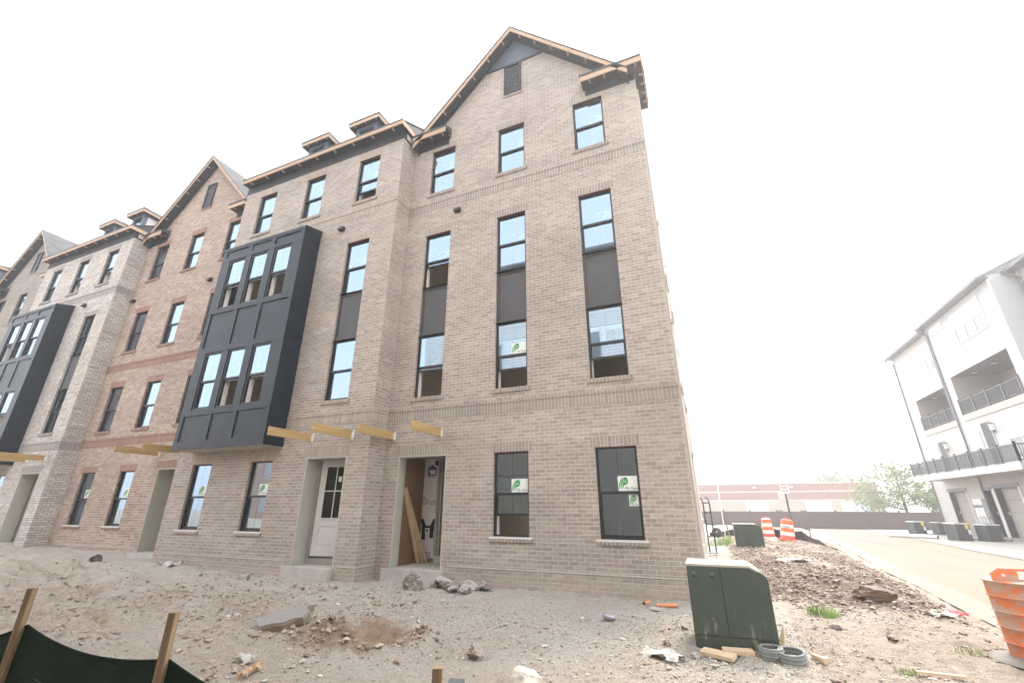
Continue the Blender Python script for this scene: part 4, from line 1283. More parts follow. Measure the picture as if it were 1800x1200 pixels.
Bh = bay_house('brick_townhouse', 'taupe brick townhouse with black bay, beside the end house', -13.10, 6.58, M['brick_taupe'], M['soldier_tan'],
               {'four': (0.05, 0, 0.48), 'stack': (0, 0), 'low': (0, 0.88, 0.88), 'high': (0.84, 0.88, 0.88)}, group='row of brick townhouses')
winsC = []
for i, c in enumerate([(0.70, 1.47), (2.82, 3.58), (4.94, 5.70)]):
    for k, zz in enumerate((Z4, Z3, Z2)):
        winsC.append((*c, *zz, {'st': 'big' if (i + k) % 2 == 0 else None}))
    if i < 2:
        winsC.append((*c, *Z1, {}))
dC = (4.73, 5.98)
Ch = gable_house('brick_townhouse', 'red brown brick townhouse with a gable, left of the black bay', -19.60, 6.50, M['brick_red'], M['soldier_red'], winsC, dC, [(3.36, 3.58), (6.06, 6.28)], False, group='row of brick townhouses')
entry_jambs(Ch, dC[0], dC[1], 0, 0.5, M['primed'])
mb = MB(); mb.box(dC[0] + .03, dC[1] - .03, 0.5, 0.55, 0.42, 2.54, M['taupe_trim']); mb.box(dC[0] + .03, dC[1] - .03, 0.46, 0.55, 0.302, 0.419, M['primed']); mb.build('door', Ch)
hood(Ch, 4.75, 8.97, 0); hood(Ch, 0.30, 8.97, 0)
for xx in (4.62, 5.9):
    canopy_beam(Ch, xx, 3.03, 0, 1.2)
Dh = bay_house('brick_townhouse', 'whitewashed brick townhouse with its own black bay', -26.16, 6.58, M['brick_white'], M['soldier_white'],
               {'four': (0, 0.62, 0.75), 'stack': (0.14, 0), 'low': (0, 0, 0.88), 'high': (0.88, 0, 0)}, group='row of brick townhouses', door_kind='plain')
winsE = [(c[0], c[1], zz[0], zz[1], {'st': None}) for c in [(0.70, 1.47), (2.82, 3.58), (4.94, 5.70)] for zz in (Z4, Z3, Z2)]
Eh = gable_house('brick_townhouse', 'grey brown brick townhouse with the farthest visible gable', -32.66, 6.50, M['brick_grey'], M['soldier_grey'], winsE, dC, [(3.36, 3.58), (6.06, 6.28)], False, group='row of brick townhouses')
Fh = bay_house('brick_townhouse', 'farthest townhouse of the brick row, only its pale dormer showing', -39.22, 6.58, M['brick_taupe'], M['soldier_taupe'],
               {'four': (0, 0, 0), 'stack': (0, 0), 'low': (0, 0, 0), 'high': (0, 0, 0)}, group='row of brick townhouses', door_kind='plain')

# lumber leaning in the open porch: three boards, each a thing
for k, (xb, yb, xt, yt, L, lab) in enumerate(((-6.00, 0.88, -6.095, 0.30, 1.66, 'nearest pale board of the three leaning in the open porch'), (-5.93, 0.95, -6.10, 0.36, 1.58, 'middle board of the three leaning in the open porch'), (-5.86, 1.0, -6.105, 0.34, 1.74, 'thinnest board of the three leaning in the open porch'))):
    b0 = Vector((xb, yb, 0.303)); d = Vector((xt, yt, 0)) - Vector((xb, yb, 0))
    hgt = math.sqrt(max(0.01, L * L - d.length ** 2))
    up = Vector((d.x, d.y, hgt)).normalized()
    mb = MB()
    wd, th = ((0.09, 0.038), (0.07, 0.03), (0.05, 0.02))[k]
    mb.box(-wd / 2, wd / 2, -th / 2, th / 2, 0.0, L, M['lumber'])
    o = mb.build('leaning_board')
    zaxis = up; xaxis = Vector((1, 0, 0)) - zaxis * zaxis.x; xaxis.normalize(); yaxis = zaxis.cross(xaxis)
    mt = Matrix((xaxis, yaxis, zaxis)).transposed().to_4x4(); mt.translation = b0 + Vector((0, 0, 0.018))
    o.matrix_world = mt
    tag(o, lab, 'board', 'boards leaning in the porch')

# ------------------------------------------------------------------ white sided houses across the road (facade faces -x)
def sided_house(label, xw, ya, yb, sd, wins, door, recess, garages, eave, hang=0.45, high_win=None, downspout=None):
    """ya < yb along the road; the facade lies in the plane x = xw."""
    h = thing('sided_townhouse', label, 'house', (xw, ya, -0.3), 0, 'sided townhouses across the road')
    L = yb - ya
    zo = 0.3
    Z = lambda z: z + zo          # heights above the empty
    mb = MB()
    holes = []
    if recess:
        holes.append((recess[0] - ya, recess[1] - ya, Z(recess[2]), Z(recess[3])))
    for g in garages:
        holes.append((g[0] - ya, g[1] - ya, Z(-0.25), Z(g[2])))
    # facade: build in (y, z) with a small wall grid turned to face -x
    ys_ = sorted({0, L, *[a for b in holes for a in b[:2]]}); zs_ = sorted({0, Z(3.55), Z(eave), *[a for b in holes for a in b[2:4]]})
    for a, b in zip(ys_[:-1], ys_[1:]):
        for c, e in zip(zs_[:-1], zs_[1:]):
            if any(q_[0] < (a + b) / 2 < q_[1] and q_[2] < (c + e) / 2 < q_[3] for q_ in holes):
                continue
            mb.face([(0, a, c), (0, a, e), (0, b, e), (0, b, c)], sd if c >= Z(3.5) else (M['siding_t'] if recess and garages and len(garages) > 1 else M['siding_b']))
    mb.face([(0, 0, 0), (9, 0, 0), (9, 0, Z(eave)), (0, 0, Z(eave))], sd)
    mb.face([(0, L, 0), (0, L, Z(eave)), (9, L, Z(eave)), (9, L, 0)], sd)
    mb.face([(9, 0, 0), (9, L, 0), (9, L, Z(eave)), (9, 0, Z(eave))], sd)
    mb.box(-0.02, -0.002, 0, 0.14, Z(3.5), Z(eave), M['trim_w']); mb.box(-0.02, -0.002, L - 0.14, L, Z(3.5), Z(eave), M['trim_w'])
    mb.build('wall', h)
    r = MB()
    r.prism([(-hang, Z(eave) - 0.02), (4.5, Z(eave) + 2.2), (4.5, Z(eave) + 2.05), (-hang, Z(eave) - 0.16)][::-1], 'y', -0.1, L + 0.1, M['gutter'])
    r.box(-hang, 0.0, -0.1, L + 0.1, Z(eave) - 0.2, Z(eave) - 0.165, M['gutter'])
    ro = r.build('roof', h)
    g_ = MB(); g_.box(-hang - 0.13, -hang - 0.002, -0.1, L + 0.1, Z(eave) - 0.2, Z(eave) - 0.04, M['gutter']); g_.build('gutter', ro)
    if downspout is not None:
        for dy, z0 in downspout:
            d = MB()
            d.tube([(-hang - 0.06, dy - ya, Z(eave) - 0.2), (-hang + 0.02, dy - ya, Z(eave) - 0.42), (-0.07, dy - ya, Z(eave) - 0.62), (-0.07, dy - ya, Z(z0)), (-0.12, dy - ya, Z(z0) - 0.1)], 0.055, M['gutter'], 6, smooth=False)
            d.build('downspout', h)
    if recess:
        q_ = MB()
        a, b, c, e = holes[0]
        dp = 2.6
        q_.face([(dp, a, c), (dp, a, e), (dp, b, e), (dp, b, c)], M['siding_t'])
        q_.face([(0, b, c), (0, b, e), (dp, b, e), (dp, b, c)], M['siding_t']); q_.face([(0, a, c), (dp, a, c), (dp, a, e), (0, a, e)], M['siding_t'])
        q_.face([(0, a, c), (0, b, c), (dp, b, c), (dp, a, c)], M['concrete']); q_.face([(0, a, e), (dp, a, e), (dp, b, e), (0, b, e)], M['gutter'])
        q_.box(dp - 0.04, dp - 0.01, a + 1.6, b - 1.6, c + 0.05, e - 0.5, M['white']); q_.box(dp - 0.05, dp - 0.041, a + 1.8, b - 1.8, c + 0.2, e - 0.65, M['house_glass'])
        for k in range(3):
            q_.box(0.8, 1.05, a + 1 + k * (b - a - 2) / 2, a + 1.2 + k * (b - a - 2) / 2, e - 0.02, e - 0.003, M['white'])
        lo = q_.build('loggia', h)
        fb_ = MB(); fb_.box(-0.06, -0.003, a - 0.1, b + 0.1, c - 0.42, c - 0.02, M['trim_t']); fb_.build('loggia_beam', h)
        railing(h, [(-0.03, a, c), (-0.03, b, c)], 4, Rl=M['rail'])
    for (y0, y1, z0, z1, n, shade) in wins:
        f = MB()
        a, b, c, e = y0 - ya, y1 - ya, Z(z0), Z(z1)
        f.box(-0.05, -0.003, a - 0.07, b + 0.07, e, e + 0.09, M['trim_w']); f.box(-0.05, -0.003, a - 0.07, b + 0.07, c - 0.08, c, M['trim_w'])
        wd = (b - a) / n
        for k in range(n + 1):
            f.box(-0.05, -0.003, a + k * wd - 0.05, a + k * wd + 0.05, c + 0.001, e - 0.001, M['trim_w'])
        for k in range(n):
            f.box(-0.03, -0.004, a + k * wd + 0.051, a + (k + 1) * wd - 0.051, (c + e) / 2 - 0.025, (c + e) / 2 + 0.025, M['trim_w'])
        wo = f.build('window', h)
        g = MB()
        for k in range(n):
            g.box(-0.014, -0.004, a + k * wd + 0.051, a + (k + 1) * wd - 0.051, c + 0.001, (c + e) / 2 - 0.026, M['house_glass'])
            g.box(-0.016, -0.006, a + k * wd + 0.051, a + (k + 1) * wd - 0.051, (c + e) / 2 + 0.026, e - 0.001, M['white'] if shade else M['house_glass'])
        g.build('pane', wo)
    for (y0, y1, z0, z1) in door:
        d = MB()
        a, b, c, e = y0 - ya, y1 - ya, Z(z0), Z(z1)
        d.box(-0.05, -0.003, a - 0.1, a, c, e + 0.1, M['trim_t']); d.box(-0.05, -0.003, b, b + 0.1, c, e + 0.1, M['trim_t']); d.box(-0.05, -0.003, a, b, e, e + 0.1, M['trim_t'])
        d.box(-0.03, -0.003, a, b, c, e, M['garage_j'])
        do = d.build('door', h)
        l = MB()
        l.box(-0.20, -0.003, a - 0.42, a - 0.26, e - 0.55, e - 0.2, M['white']); l.box(-0.25, -0.02, a - 0.45, a - 0.23, e - 0.2, e - 0.14, M['gutter']); l.box(-0.16, -0.05, a - 0.40, a - 0.28, e - 0.75, e - 0.56, M['gutter'])
        l.build('wall_lantern', h)
    for g in garages:
        a, b = g[0] - ya, g[1] - ya
        e = Z(g[2])
        d = MB()
        for k in range(4):
            z0 = Z(-0.25) + k * (e - Z(-0.25)) / 4
            d.box(0.32, 0.36, a, b, z0 + 0.008, z0 + (e - Z(-0.25)) / 4 - 0.008, M['garage'])
        d.box(0.361, 0.37, a, b, Z(-0.25), e, M['garage_j'])
        d.build('garage_door', h)
        j = MB()
        j.box(0, 0.31, b - 0.02, b, Z(-0.25), e, M['garage_j']); j.box(0, 0.31, a, a + 0.02, Z(-0.25), e, M['garage_j']); j.box(0, 0.31, a + 0.02, b - 0.02, e - 0.02, e, M['garage_j'])
        j.box(-0.04, -0.002, a - 0.14, a - 0.002, Z(-0.25), e + 0.02, M['trim_w']); j.box(-0.04, -0.002, b + 0.002, b + 0.14, Z(-0.25), e + 0.02, M['trim_w']); j.box(-0.05, -0.002, a - 0.14, b + 0.14, e + 0.021, e + 0.22, M['gutter'])
        j.box(0.25, 0.30, b - 0.06, b - 0.021, Z(1.05), Z(1.2), M['white'])
        j.build('garage_frame', h)
    return h

def railing(parent, pts, n, Rl, hgt=0.92, pitch=0.115):
    (x0, y0, z), (x1, y1, _) = pts
    v = Vector((x1 - x0, y1 - y0, 0)); L = v.length; d = v / L
    ang = math.atan2(d.y, d.x)
    T = Matrix.Translation((x0, y0, z)) @ Matrix.Rotation(ang, 4, 'Z')
    for k in range(n + 1):
        mb = MB()
        t = L * k / n
        mb.box(t - 0.045, t + 0.045, -0.045, 0.045, 0.0, hgt + 0.07, Rl, T=T)
        mb.box(t - 0.06, t + 0.06, -0.06, 0.06, hgt + 0.071, hgt + 0.11, Rl, T=T)
        mb.build('railing_post', parent)
    for k in range(n):
        mb = MB()
        a, b = L * k / n + 0.05, L * (k + 1) / n - 0.05
        mb.box(a, b, -0.03, 0.03, hgt - 0.05, hgt, Rl, T=T); mb.box(a, b, -0.02, 0.02, 0.07, 0.11, Rl, T=T)
        m_ = int((b - a) / pitch)
        for i in range(1, m_ + 1):
            t = a + (b - a) * i / (m_ + 1)
            mb.box(t - 0.013, t + 0.013, -0.013, 0.013, 0.111, hgt - 0.051, Rl, T=T)
        mb.build('railing_panel', parent)

def deck(parent, xw, ya, y0, y1, x_front, z, n, end=True):
    zo = 0.3
    mb = MB()
    xa = x_front - xw
    mb.box(xa, -0.004, y0 - ya, y1 - ya, z + zo - 0.36, z + zo, M['trim_t'])
    mb.box(xa - 0.03, xa - 0.002, y0 - ya, y1 - ya, z + zo - 0.40, z + zo - 0.02, M['trim_w'])
    mb.build('deck', parent)
    railing(parent, [(xa + 0.06, y0 - ya + 0.05, z + zo), (xa + 0.06, y1 - ya - 0.05, z + zo)], n, M['rail'])
    if end:
        railing(parent, [(xa + 0.06, y0 - ya + 0.05, z + zo), (-0.1, y0 - ya + 0.05, z + zo)], 1, M['rail'])

FW = sided_house('pale sided townhouse farthest along the road, beige lower wall', 17.25, 31.55, 39.2, M['siding_b'],
                 [(35.7, 37.5, 12.45, 13.1, 2, True), (31.75, 34.4, 11.15, 13.1, 3, True), (32.1, 33.5, 4.1, 6.0, 2, True), (36.2, 37.2, 4.1, 5.9, 1, True)],
                 [(34.9, 35.8, 3.75, 6.1)], (31.75, 37.2, 7.25, 9.65), [(34.2, 36.8, 2.55)], 14.0, downspout=[(39.0, -0.1)])
deck(FW, 17.25, 31.55, 31.62, 37.1, 15.5, 3.72, 4, end=False)
MW = sided_house('white sided townhouse with double loggia railing, middle of the three', 17.0, 22.9, 31.5, M['siding_w'],
                 [(24.45, 27.85, 11.55, 13.4, 3, True), (29.1, 30.75, 12.95, 13.55, 2, True), (24.2, 26.6, 4.15, 6.3, 2, True), (29.4, 30.4, 4.1, 6.0, 1, True)],
                 [(28.0, 28.9, 3.75, 6.45)], (23.8, 30.4, 7.3, 9.9), [(31.0 - 0.6, 31.38, 2.5), (27.6, 30.1, 2.6)], 14.1, downspout=[(31.46, 7.3), (31.3, -0.1)])
deck(MW, 17.0, 22.9, 23.4, 31.55, 15.5, 3.72, 5)
NW = sided_house('beige sided townhouse set back nearest the camera, mostly cut off', 18.2, 13.5, 22.8, M['siding_b'],
                 [(21.0, 21.7, 12.75, 13.25, 1, False), (19.6, 20.3, 12.75, 13.25, 1, False), (17, 19, 11.3, 13.1, 2, True)], [(18, 19, 4.0, 6.4)], None, [(17, 21, 2.5)], 14.2, downspout=[(22.6, -0.1)])

# pale house close behind the camera: it shows only as a reflection, and it bounces the sun on to the brick
t = thing('opposite_townhouse', 'white sided house mirrored in the tall windows of the end house', 'house', (-13.5, -11.2, 0))
mb = MB()
mb.box(0, 22, -10, 0, -0.3, 4.3, M['opp_base']); mb.box(0, 22, -10, 0.0, 4.301, 14.0, M['siding_opp'])
mb.build('wall', t)
mb = MB(); mb.prism([(0.4, 13.95), (0.4, 14.1), (-5, 16.8), (-10.4, 14.1), (-10.4, 13.95)], 'x', -0.3, 22.3, M['gutter']); mb.build('roof', t)
for k in range(8):
    for z0 in (4.9, 7.8, 10.8):
        mb = MB(); xx = 1.2 + k * 2.6
        mb.box(xx, xx + 1.0, 0.002, 0.03, z0, z0 + 1.7, M['house_glass']); mb.box(xx - 0.08, xx - 0.001, 0.002, 0.05, z0 - 0.08, z0 + 1.78, M['trim_w']); mb.box(xx + 1.001, xx + 1.08, 0.002, 0.05, z0 - 0.08, z0 + 1.78, M['trim_w'])
        mb.build('window', t)

t = thing('red_brick_building', 'red brick building mirrored in the ground floor windows of the row', 'building', (-62, -34, -0.3))
mb = MB(); mb.box(0, 44, -12, 0, 0, 9.5, M['wh_brick']); mb.box(-0.1, 44.1, -12.1, 0.1, 9.501, 9.9, M['wh_white']); mb.build('wall', t)
for k in range(10):
    for z0 in (1.2, 5.2):
        mb = MB(); xx = 2 + k * 4.2; mb.box(xx, xx + 1.8, 0.002, 0.05, z0, z0 + 2.2, M['house_glass']); mb.build('window', t)
mb = MB(); mb.face([(-75, -33, 0.06), (-16, -33, 0.06), (-16, -13, 0.10), (-75, -13, 0.10)], M['lawn']); structure(mb.build('lawn'))

# ------------------------------------------------------------------ condensers, pipe, kit by the garages
def condenser(label, x, y, rz, s, bl, sticker_=True):
    z = float(road_z(y)) + 0.03
    t = thing('air_conditioner', label, 'condenser unit', (x, y, z), rz, 'condensers by the garages')
    b = MB()
    W_, D_, H_ = 0.76 * s, 0.76 * s, 0.92 * s
    for sx in (-1, 1):
        for sy in (-1, 1):
            b.box(sx * W_ / 2 - (0.06 if sx > 0 else 0), sx * W_ / 2 + (0.06 if sx < 0 else 0), sy * D_ / 2 - (0.06 if sy > 0 else 0), sy * D_ / 2 + (0.06 if sy < 0 else 0), 0.05, H_ - 0.05, M['ac'])
    b.box(-W_ / 2 - .01, W_ / 2 + .01, -D_ / 2 - .01, D_ / 2 + .01, 0.0, 0.05, M['ac'])
    b.build('casing', t)
    f = MB()
    for k in range(16):
        zz = 0.06 + k * (H_ - 0.13) / 16
        f.box(-W_ / 2 + 0.012, W_ / 2 - 0.012, -D_ / 2 + 0.012, D_ / 2 - 0.012, zz, zz + 0.028 * s, M['ac'])
    f.box(-W_ / 2 + 0.03, W_ / 2 - 0.03, -D_ / 2 + 0.03, D_ / 2 - 0.03, 0.055, H_ - 0.055, M['ac_fin'])
    f.build('louvres', t)
    c = MB(); c.box(-W_ / 2 - .015, W_ / 2 + .015, -D_ / 2 - .015, D_ / 2 + .015, H_ - 0.05, H_, M['hanger'])
    c.lathe([(0.0, H_ + 0.03), (0.28, H_ + 0.02), (0.30, H_ + 0.0)], M['ac_fin'], 16)
    c.build('lid', t)
    if sticker_:
        l = MB(); l.box(W_ / 2 - 0.24, W_ / 2 - 0.07, -D_ / 2 - 0.016, -D_ / 2 - 0.002, H_ * 0.68, H_ * 0.93, M['yellow']); l.box(W_ / 2 - 0.15, W_ / 2 - 0.02, -D_ / 2 - 0.016, -D_ / 2 - 0.002, H_ * 0.36, H_ * 0.64, M['white'])
        l.build('energy_label', t)
    p = MB(); p.tube([(W_ / 2 - 0.1, -D_ / 2 + 0.1, 0.12), (W_ / 2 + 0.3, -D_ / 2 + 0.05, 0.06), (W_ / 2 + 0.8, 0.1, 0.05)], 0.03, M['rubber_black'], 6); p.build('line_set', t)
    pad = MB(); pad.box(-W_ / 2 - 0.15, W_ / 2 + 0.15, -D_ / 2 - 0.15, D_ / 2 + 0.15, -0.02, -0.001, M['concrete']); pad.build('pad', t)
    return t
condenser('grey condenser farthest left, with yellow label, before the brown fence', 13.55, 33.4, 0.25, 0.95, 0)
condenser('grey condenser without label, second from the brown fence corner', 15.15, 34.2, 0.25, 0.9, 0, False)
condenser('grey condenser with yellow label beside the black downspout, in front', 13.2, 26.5, 0.3, 1.0, 0)
condenser('dark condenser without yellow label, nearest the large garage door', 14.4, 26.2, 0.3, 0.95, 0, False)
mb = MB(); mb.tube([(10.7, 29.2, float(road_z(29)) + 0.15), (12.6, 27.6, float(road_z(28)) + 0.15)], 0.11, M['hanger'], 14, caps=False)
mb.tube([(10.7, 29.2, float(road_z(29)) + 0.15), (12.6, 27.6, float(road_z(28)) + 0.15)], 0.085, M['panel'], 14, caps=False)
tag(mb.build('pipe', origin=(11.6, 28.4, -0.3)), 'pale plastic pipe lying on the driveway by the condensers', 'pipe')
# meter bank between the garages
t = thing('electric_meter', 'white meter cabinets with conduits between the garage doors', 'meter', (17.0, 31.9, -0.3))
mb = MB()
for k in range(3):
    mb.box(-0.14, -0.003 + 0.2, -0.1 + k * 0.36, 0.2 + k * 0.36, 1.2, 2.3, M['white'])
mb.build('cabinet', t)
for k in range(3):
    mb = MB()
    mb.tube([(-0.06, 0.05 + k * 0.36, 0.1), (-0.06, 0.05 + k * 0.36, 1.2)], 0.05, M['hanger'], 8); mb.build('conduit', t)
    mb = MB(); mb.lathe([(0.0, 0.1), (0.08, 0.09), (0.1, 0.0)], M['house_glass'], 12, T=Matrix.Translation((-0.14, 0.05 + k * 0.36, 1.85)) @ Matrix.Rotation(R(-90), 4, 'Y')); mb.build('meter_dial', t)

# ------------------------------------------------------------------ far boundary fence, warehouse, trees
t = thing('vinyl_fence', 'long brown vinyl fence closing the far end of the road', 'fence', (0, 44, -0.45))
zf0, zf1 = -0.1, 1.54
mb = MB()
for k in range(22):
    xa = -8 + k * 2.4
    mb.box(xa + 0.07, xa + 2.33, -0.03, 0.03, zf0, zf1, M['fence_brown'])
    mb.box(xa + 0.07, xa + 2.33, -0.045, -0.031, zf1 - 0.16, zf1, M['fence_brown'])
o = mb.build('fence_panel', t)
for k in range(23):
    xa = -8 + k * 2.4
    mb = MB(); mb.box(xa - 0.065, xa + 0.065, -0.065, 0.065, zf0 - 0.2, zf1 + 0.05, M['fence_brown']); mb.box(xa - 0.085, xa + 0.085, -0.085, 0.085, zf1 + 0.051, zf1 + 0.12, M['fence_brown'])
    mb.build('post', t)

t = thing('warehouse', 'long low brick and cream warehouse with pale roller doors beyond the fence', 'warehouse', (-20, 75, -1.2))
mb = MB()
Lw = 43.6; D_ = 30
def band(z0, z1, m, y=0.0):
    mb.box(0, Lw, y, D_, z0 + 1.2, z1 + 1.2, m)
band(-1.2, 2.35, M['wh_cream']); band(2.351, 2.6, M['wh_white'], -0.06); band(2.601, 3.7, M['wh_brick']); band(3.701, 3.88, M['wh_white'], -0.05); band(3.881, 4.92, M['wh_brick']); band(4.921, 5.12, M['wh_white'], -0.08)
mb.box(30.6, 32.0, -0.10, -0.001, 3.5, 4.899, M['wh_cream'])
mb.build('wall', t)
mb = MB(); mb.box(0, 35.5, 4, D_, 6.321, 7.5, M['wh_roof']); mb.box(28, 31, 3.95, 8, 7.501, 7.62, M['wh_roof']); mb.build('upper_storey', t)
mb = MB()
for k in range(9):
    mb.box(1 + k * 4.1, 3.3 + k * 4.1, 3.97, 3.995, 6.4, 6.52, M['wh_door'])
mb.build('roof_vent_strip', t)
for xa, xb in ((12.5, 16.6), (25.8, 29.1), (34.0, 37.4), (38.6, 42.2)):
    mb = MB()
    for k in range(6):
        mb.box(xa, xb, -0.05, -0.002, 0.2 + k * 0.55, 0.73 + k * 0.55, M['wh_door'])
    mb.build('roller_door', t)
for xa in (27.2, 32.4):
    mb = MB(); mb.box(xa, xa + 0.5, -0.25, -0.09, 5.5, 5.8, M['wh_white']); mb.build('wall_lamp', t)
for xa in (30.2, 33.2):
    mb = MB(); mb.box(xa, xa + 0.6, -0.3, -0.002, 2.0, 2.25, M['ac']); mb.build('wall_unit', t)

def tree(name, label, x, y, z, hgt, rad, nleaf, seed, trunk_h=0.35, leaf=0.16, flat=0.75):
    rr = np.random.default_rng(seed)
    t = thing(name, label, 'tree', (x, y, z), 0, 'trees beyond the fence')
    mb = MB()
    mb.tube([(0, 0, -0.2), (0.05, 0, hgt * 0.3), (-0.05, 0.05, hgt * 0.6), (0, 0, hgt * 0.92)], [hgt * 0.024, hgt * 0.02, hgt * 0.012, hgt * 0.004], M['bark'], 8)
    tips = []
    for k in range(26):
        a = rr.uniform(0, 6.28); z0 = hgt * rr.uniform(0.22, 0.85)
        prof = math.sin(math.pi * min(1, (z0 / hgt - 0.05) / 0.98)) ** 0.7
        L = rad * prof * rr.uniform(0.65, 1.08)
        p1 = Vector((math.cos(a) * L * 0.55, math.sin(a) * L * 0.55, z0 + L * 0.12)); p2 = Vector((math.cos(a) * L, math.sin(a) * L, z0 + L * rr.uniform(0.05, 0.3)))
        mb.tube([(0, 0, z0 - 0.1), p1, p2], [hgt * 0.007, hgt * 0.004, hgt * 0.0012], M['bark'], 5)
        tips += [(p2, 0.55), (p1, 0.6), ((p1 + p2) / 2, 0.7), (p2 * 0.8 + Vector((rr.normal() * .3, rr.normal() * .3, 0.3)), 0.45)]
    mb.build('trunk', t)
    n = nleaf
    idx = rr.integers(0, len(tips), n)
    cs = np.array([tips[i][0] for i in idx]); ss = np.array([tips[i][1] for i in idx]) * rad * 0.36
    P = cs + rr.normal(size=(n, 3)) * ss[:, None] * np.array([1, 1, 0.5])
    u = rr.normal(size=(n, 3)); u /= np.linalg.norm(u, axis=1)[:, None]
    v = np.cross(u, rr.normal(size=(n, 3))); v /= np.linalg.norm(v, axis=1)[:, None]
    sz = leaf * rr.uniform(0.6, 1.4, n)[:, None]
    V = np.stack([P - u * sz, P + v * sz * 0.55, P + u * sz, P - v * sz * 0.55], 1).reshape(-1, 3)
    F = np.arange(n * 4).reshape(n, 4)
    o = bpy.data.objects.new('crown', np_mesh('crown', V, F, M['leaf'], False)); COL.objects.link(o); o.parent = t
    return t
tree('broad_tree', 'airy green tree rising over the fence beside the sided houses', 20.0, 55.0, -0.9, 7.9, 4.4, 4800, 3, leaf=0.15)
tree('distant_tree', 'pale tree top showing above the warehouse roof', 27.5, 112.0, -1.5, 10.2, 5.0, 3000, 5, leaf=0.35)
tree('low_tree', 'low bushy tree at the fence end, right of the airy tree', 25.0, 54.0, -0.9, 3.6, 3.0, 4200, 8, leaf=0.18)
mb = MB(); mb.tube([(31.5, 75, -1.4), (31.4, 75, 8.5)], 0.14, M['bark'], 8); mb.box(30.4, 32.4, 74.9, 75.1, 7.6, 7.75, M['bark'])
tag(mb.build('utility_pole', origin=(31.5, 75, -1.4)), 'thin utility pole far behind, between tree and sided house', 'pole')

# ------------------------------------------------------------------ transformer cabinets
def cabinet(label, x, y, z, rz, W_, D_, H_, seam):
    t = thing('transformer_cabinet', label, 'transformer', (x, y, z), rz, 'green transformer cabinets')
    # profile in xz seen from the front; the right shoulder is cut and rounded
    prof = [(0, 0.10), (W_, 0.10)]
    for k in range(7):
        a = k / 6 * R(62)
        prof.append((W_ - 0.12 + 0.12 * math.cos(a), H_ * 0.80 + 0.12 * math.sin(a)))
    prof += [(W_ * 0.82, H_ - 0.012), (0, H_ - 0.012)]
    G = M['green_steel']
    s1, s2 = W_ * seam - 0.004, W_ * seam + 0.004
    left = [(0, 0.10), (s1, 0.10), (s1, H_ - 0.012), (0, H_ - 0.012)]
    right = [(s2, 0.10)] + prof[1:-1] + [(s2, H_ - 0.012)]
    b = MB(); b.prism(left, 'y', 0, D_, G)
    for xx in (W_ * 0.09, W_ * seam - 0.09):
        b.lathe([(0.034, -0.001), (0.034, 0.006), (0.022, 0.007), (0.018, 0.014), (0.0, 0.016)], G, 16, T=Matrix.Translation((xx, 0.0, H_ - 0.10)) @ Matrix.Rotation(R(90), 4, 'X'))
    b.build('tank', t)
    b = MB(); b.prism(right, 'y', 0.002, D_ - 0.002, G); b.build('hood', t)
    b = MB(); b.box(s1 - 0.02, s2 + 0.02, 0.012, D_ - 0.012, 0.11, H_ - 0.02, M['rubber_black']); b.build('seam', t)
    b = MB(); b.box(s2 + 0.03, W_ - 0.004, 0.012, D_ - 0.012, -0.16, 0.094, G); b.box(0.0, s2 + 0.03, 0.008, D_ - 0.012, -0.16, 0.096, G); b.build('base', t)
    b = MB(); b.box(-0.006, s1, -0.006, D_ + 0.006, H_ - 0.011, H_ + 0.012, M['cab_top']); b.box(s2 - 0.003, W_ * 0.80, -0.006, D_ + 0.006, H_ - 0.011, H_ + 0.012, M['cab_top'])
    b.prism([(W_ * 0.80 + 0.001, H_ - 0.011), (W_ * 0.80 + 0.001, H_ + 0.012), (W_ * 0.885, H_ - 0.030), (W_ * 0.885, H_ - 0.05)][::-1], 'y', -0.004, D_ + 0.004, M['cab_top'])
    b.build('lid', t)
    return t
cabinet('large dull green transformer cabinet by the brick corner, top coloured pale as if skylit', -0.12, -2.28, 0.05, 0.0, 0.84, 0.60, 0.80, 0.43)
cabinet('smaller green transformer cabinet farther back on the soil heap', 0.95, 10.0, 0.10, 0.0, 0.88, 0.62, 0.83, 0.46)

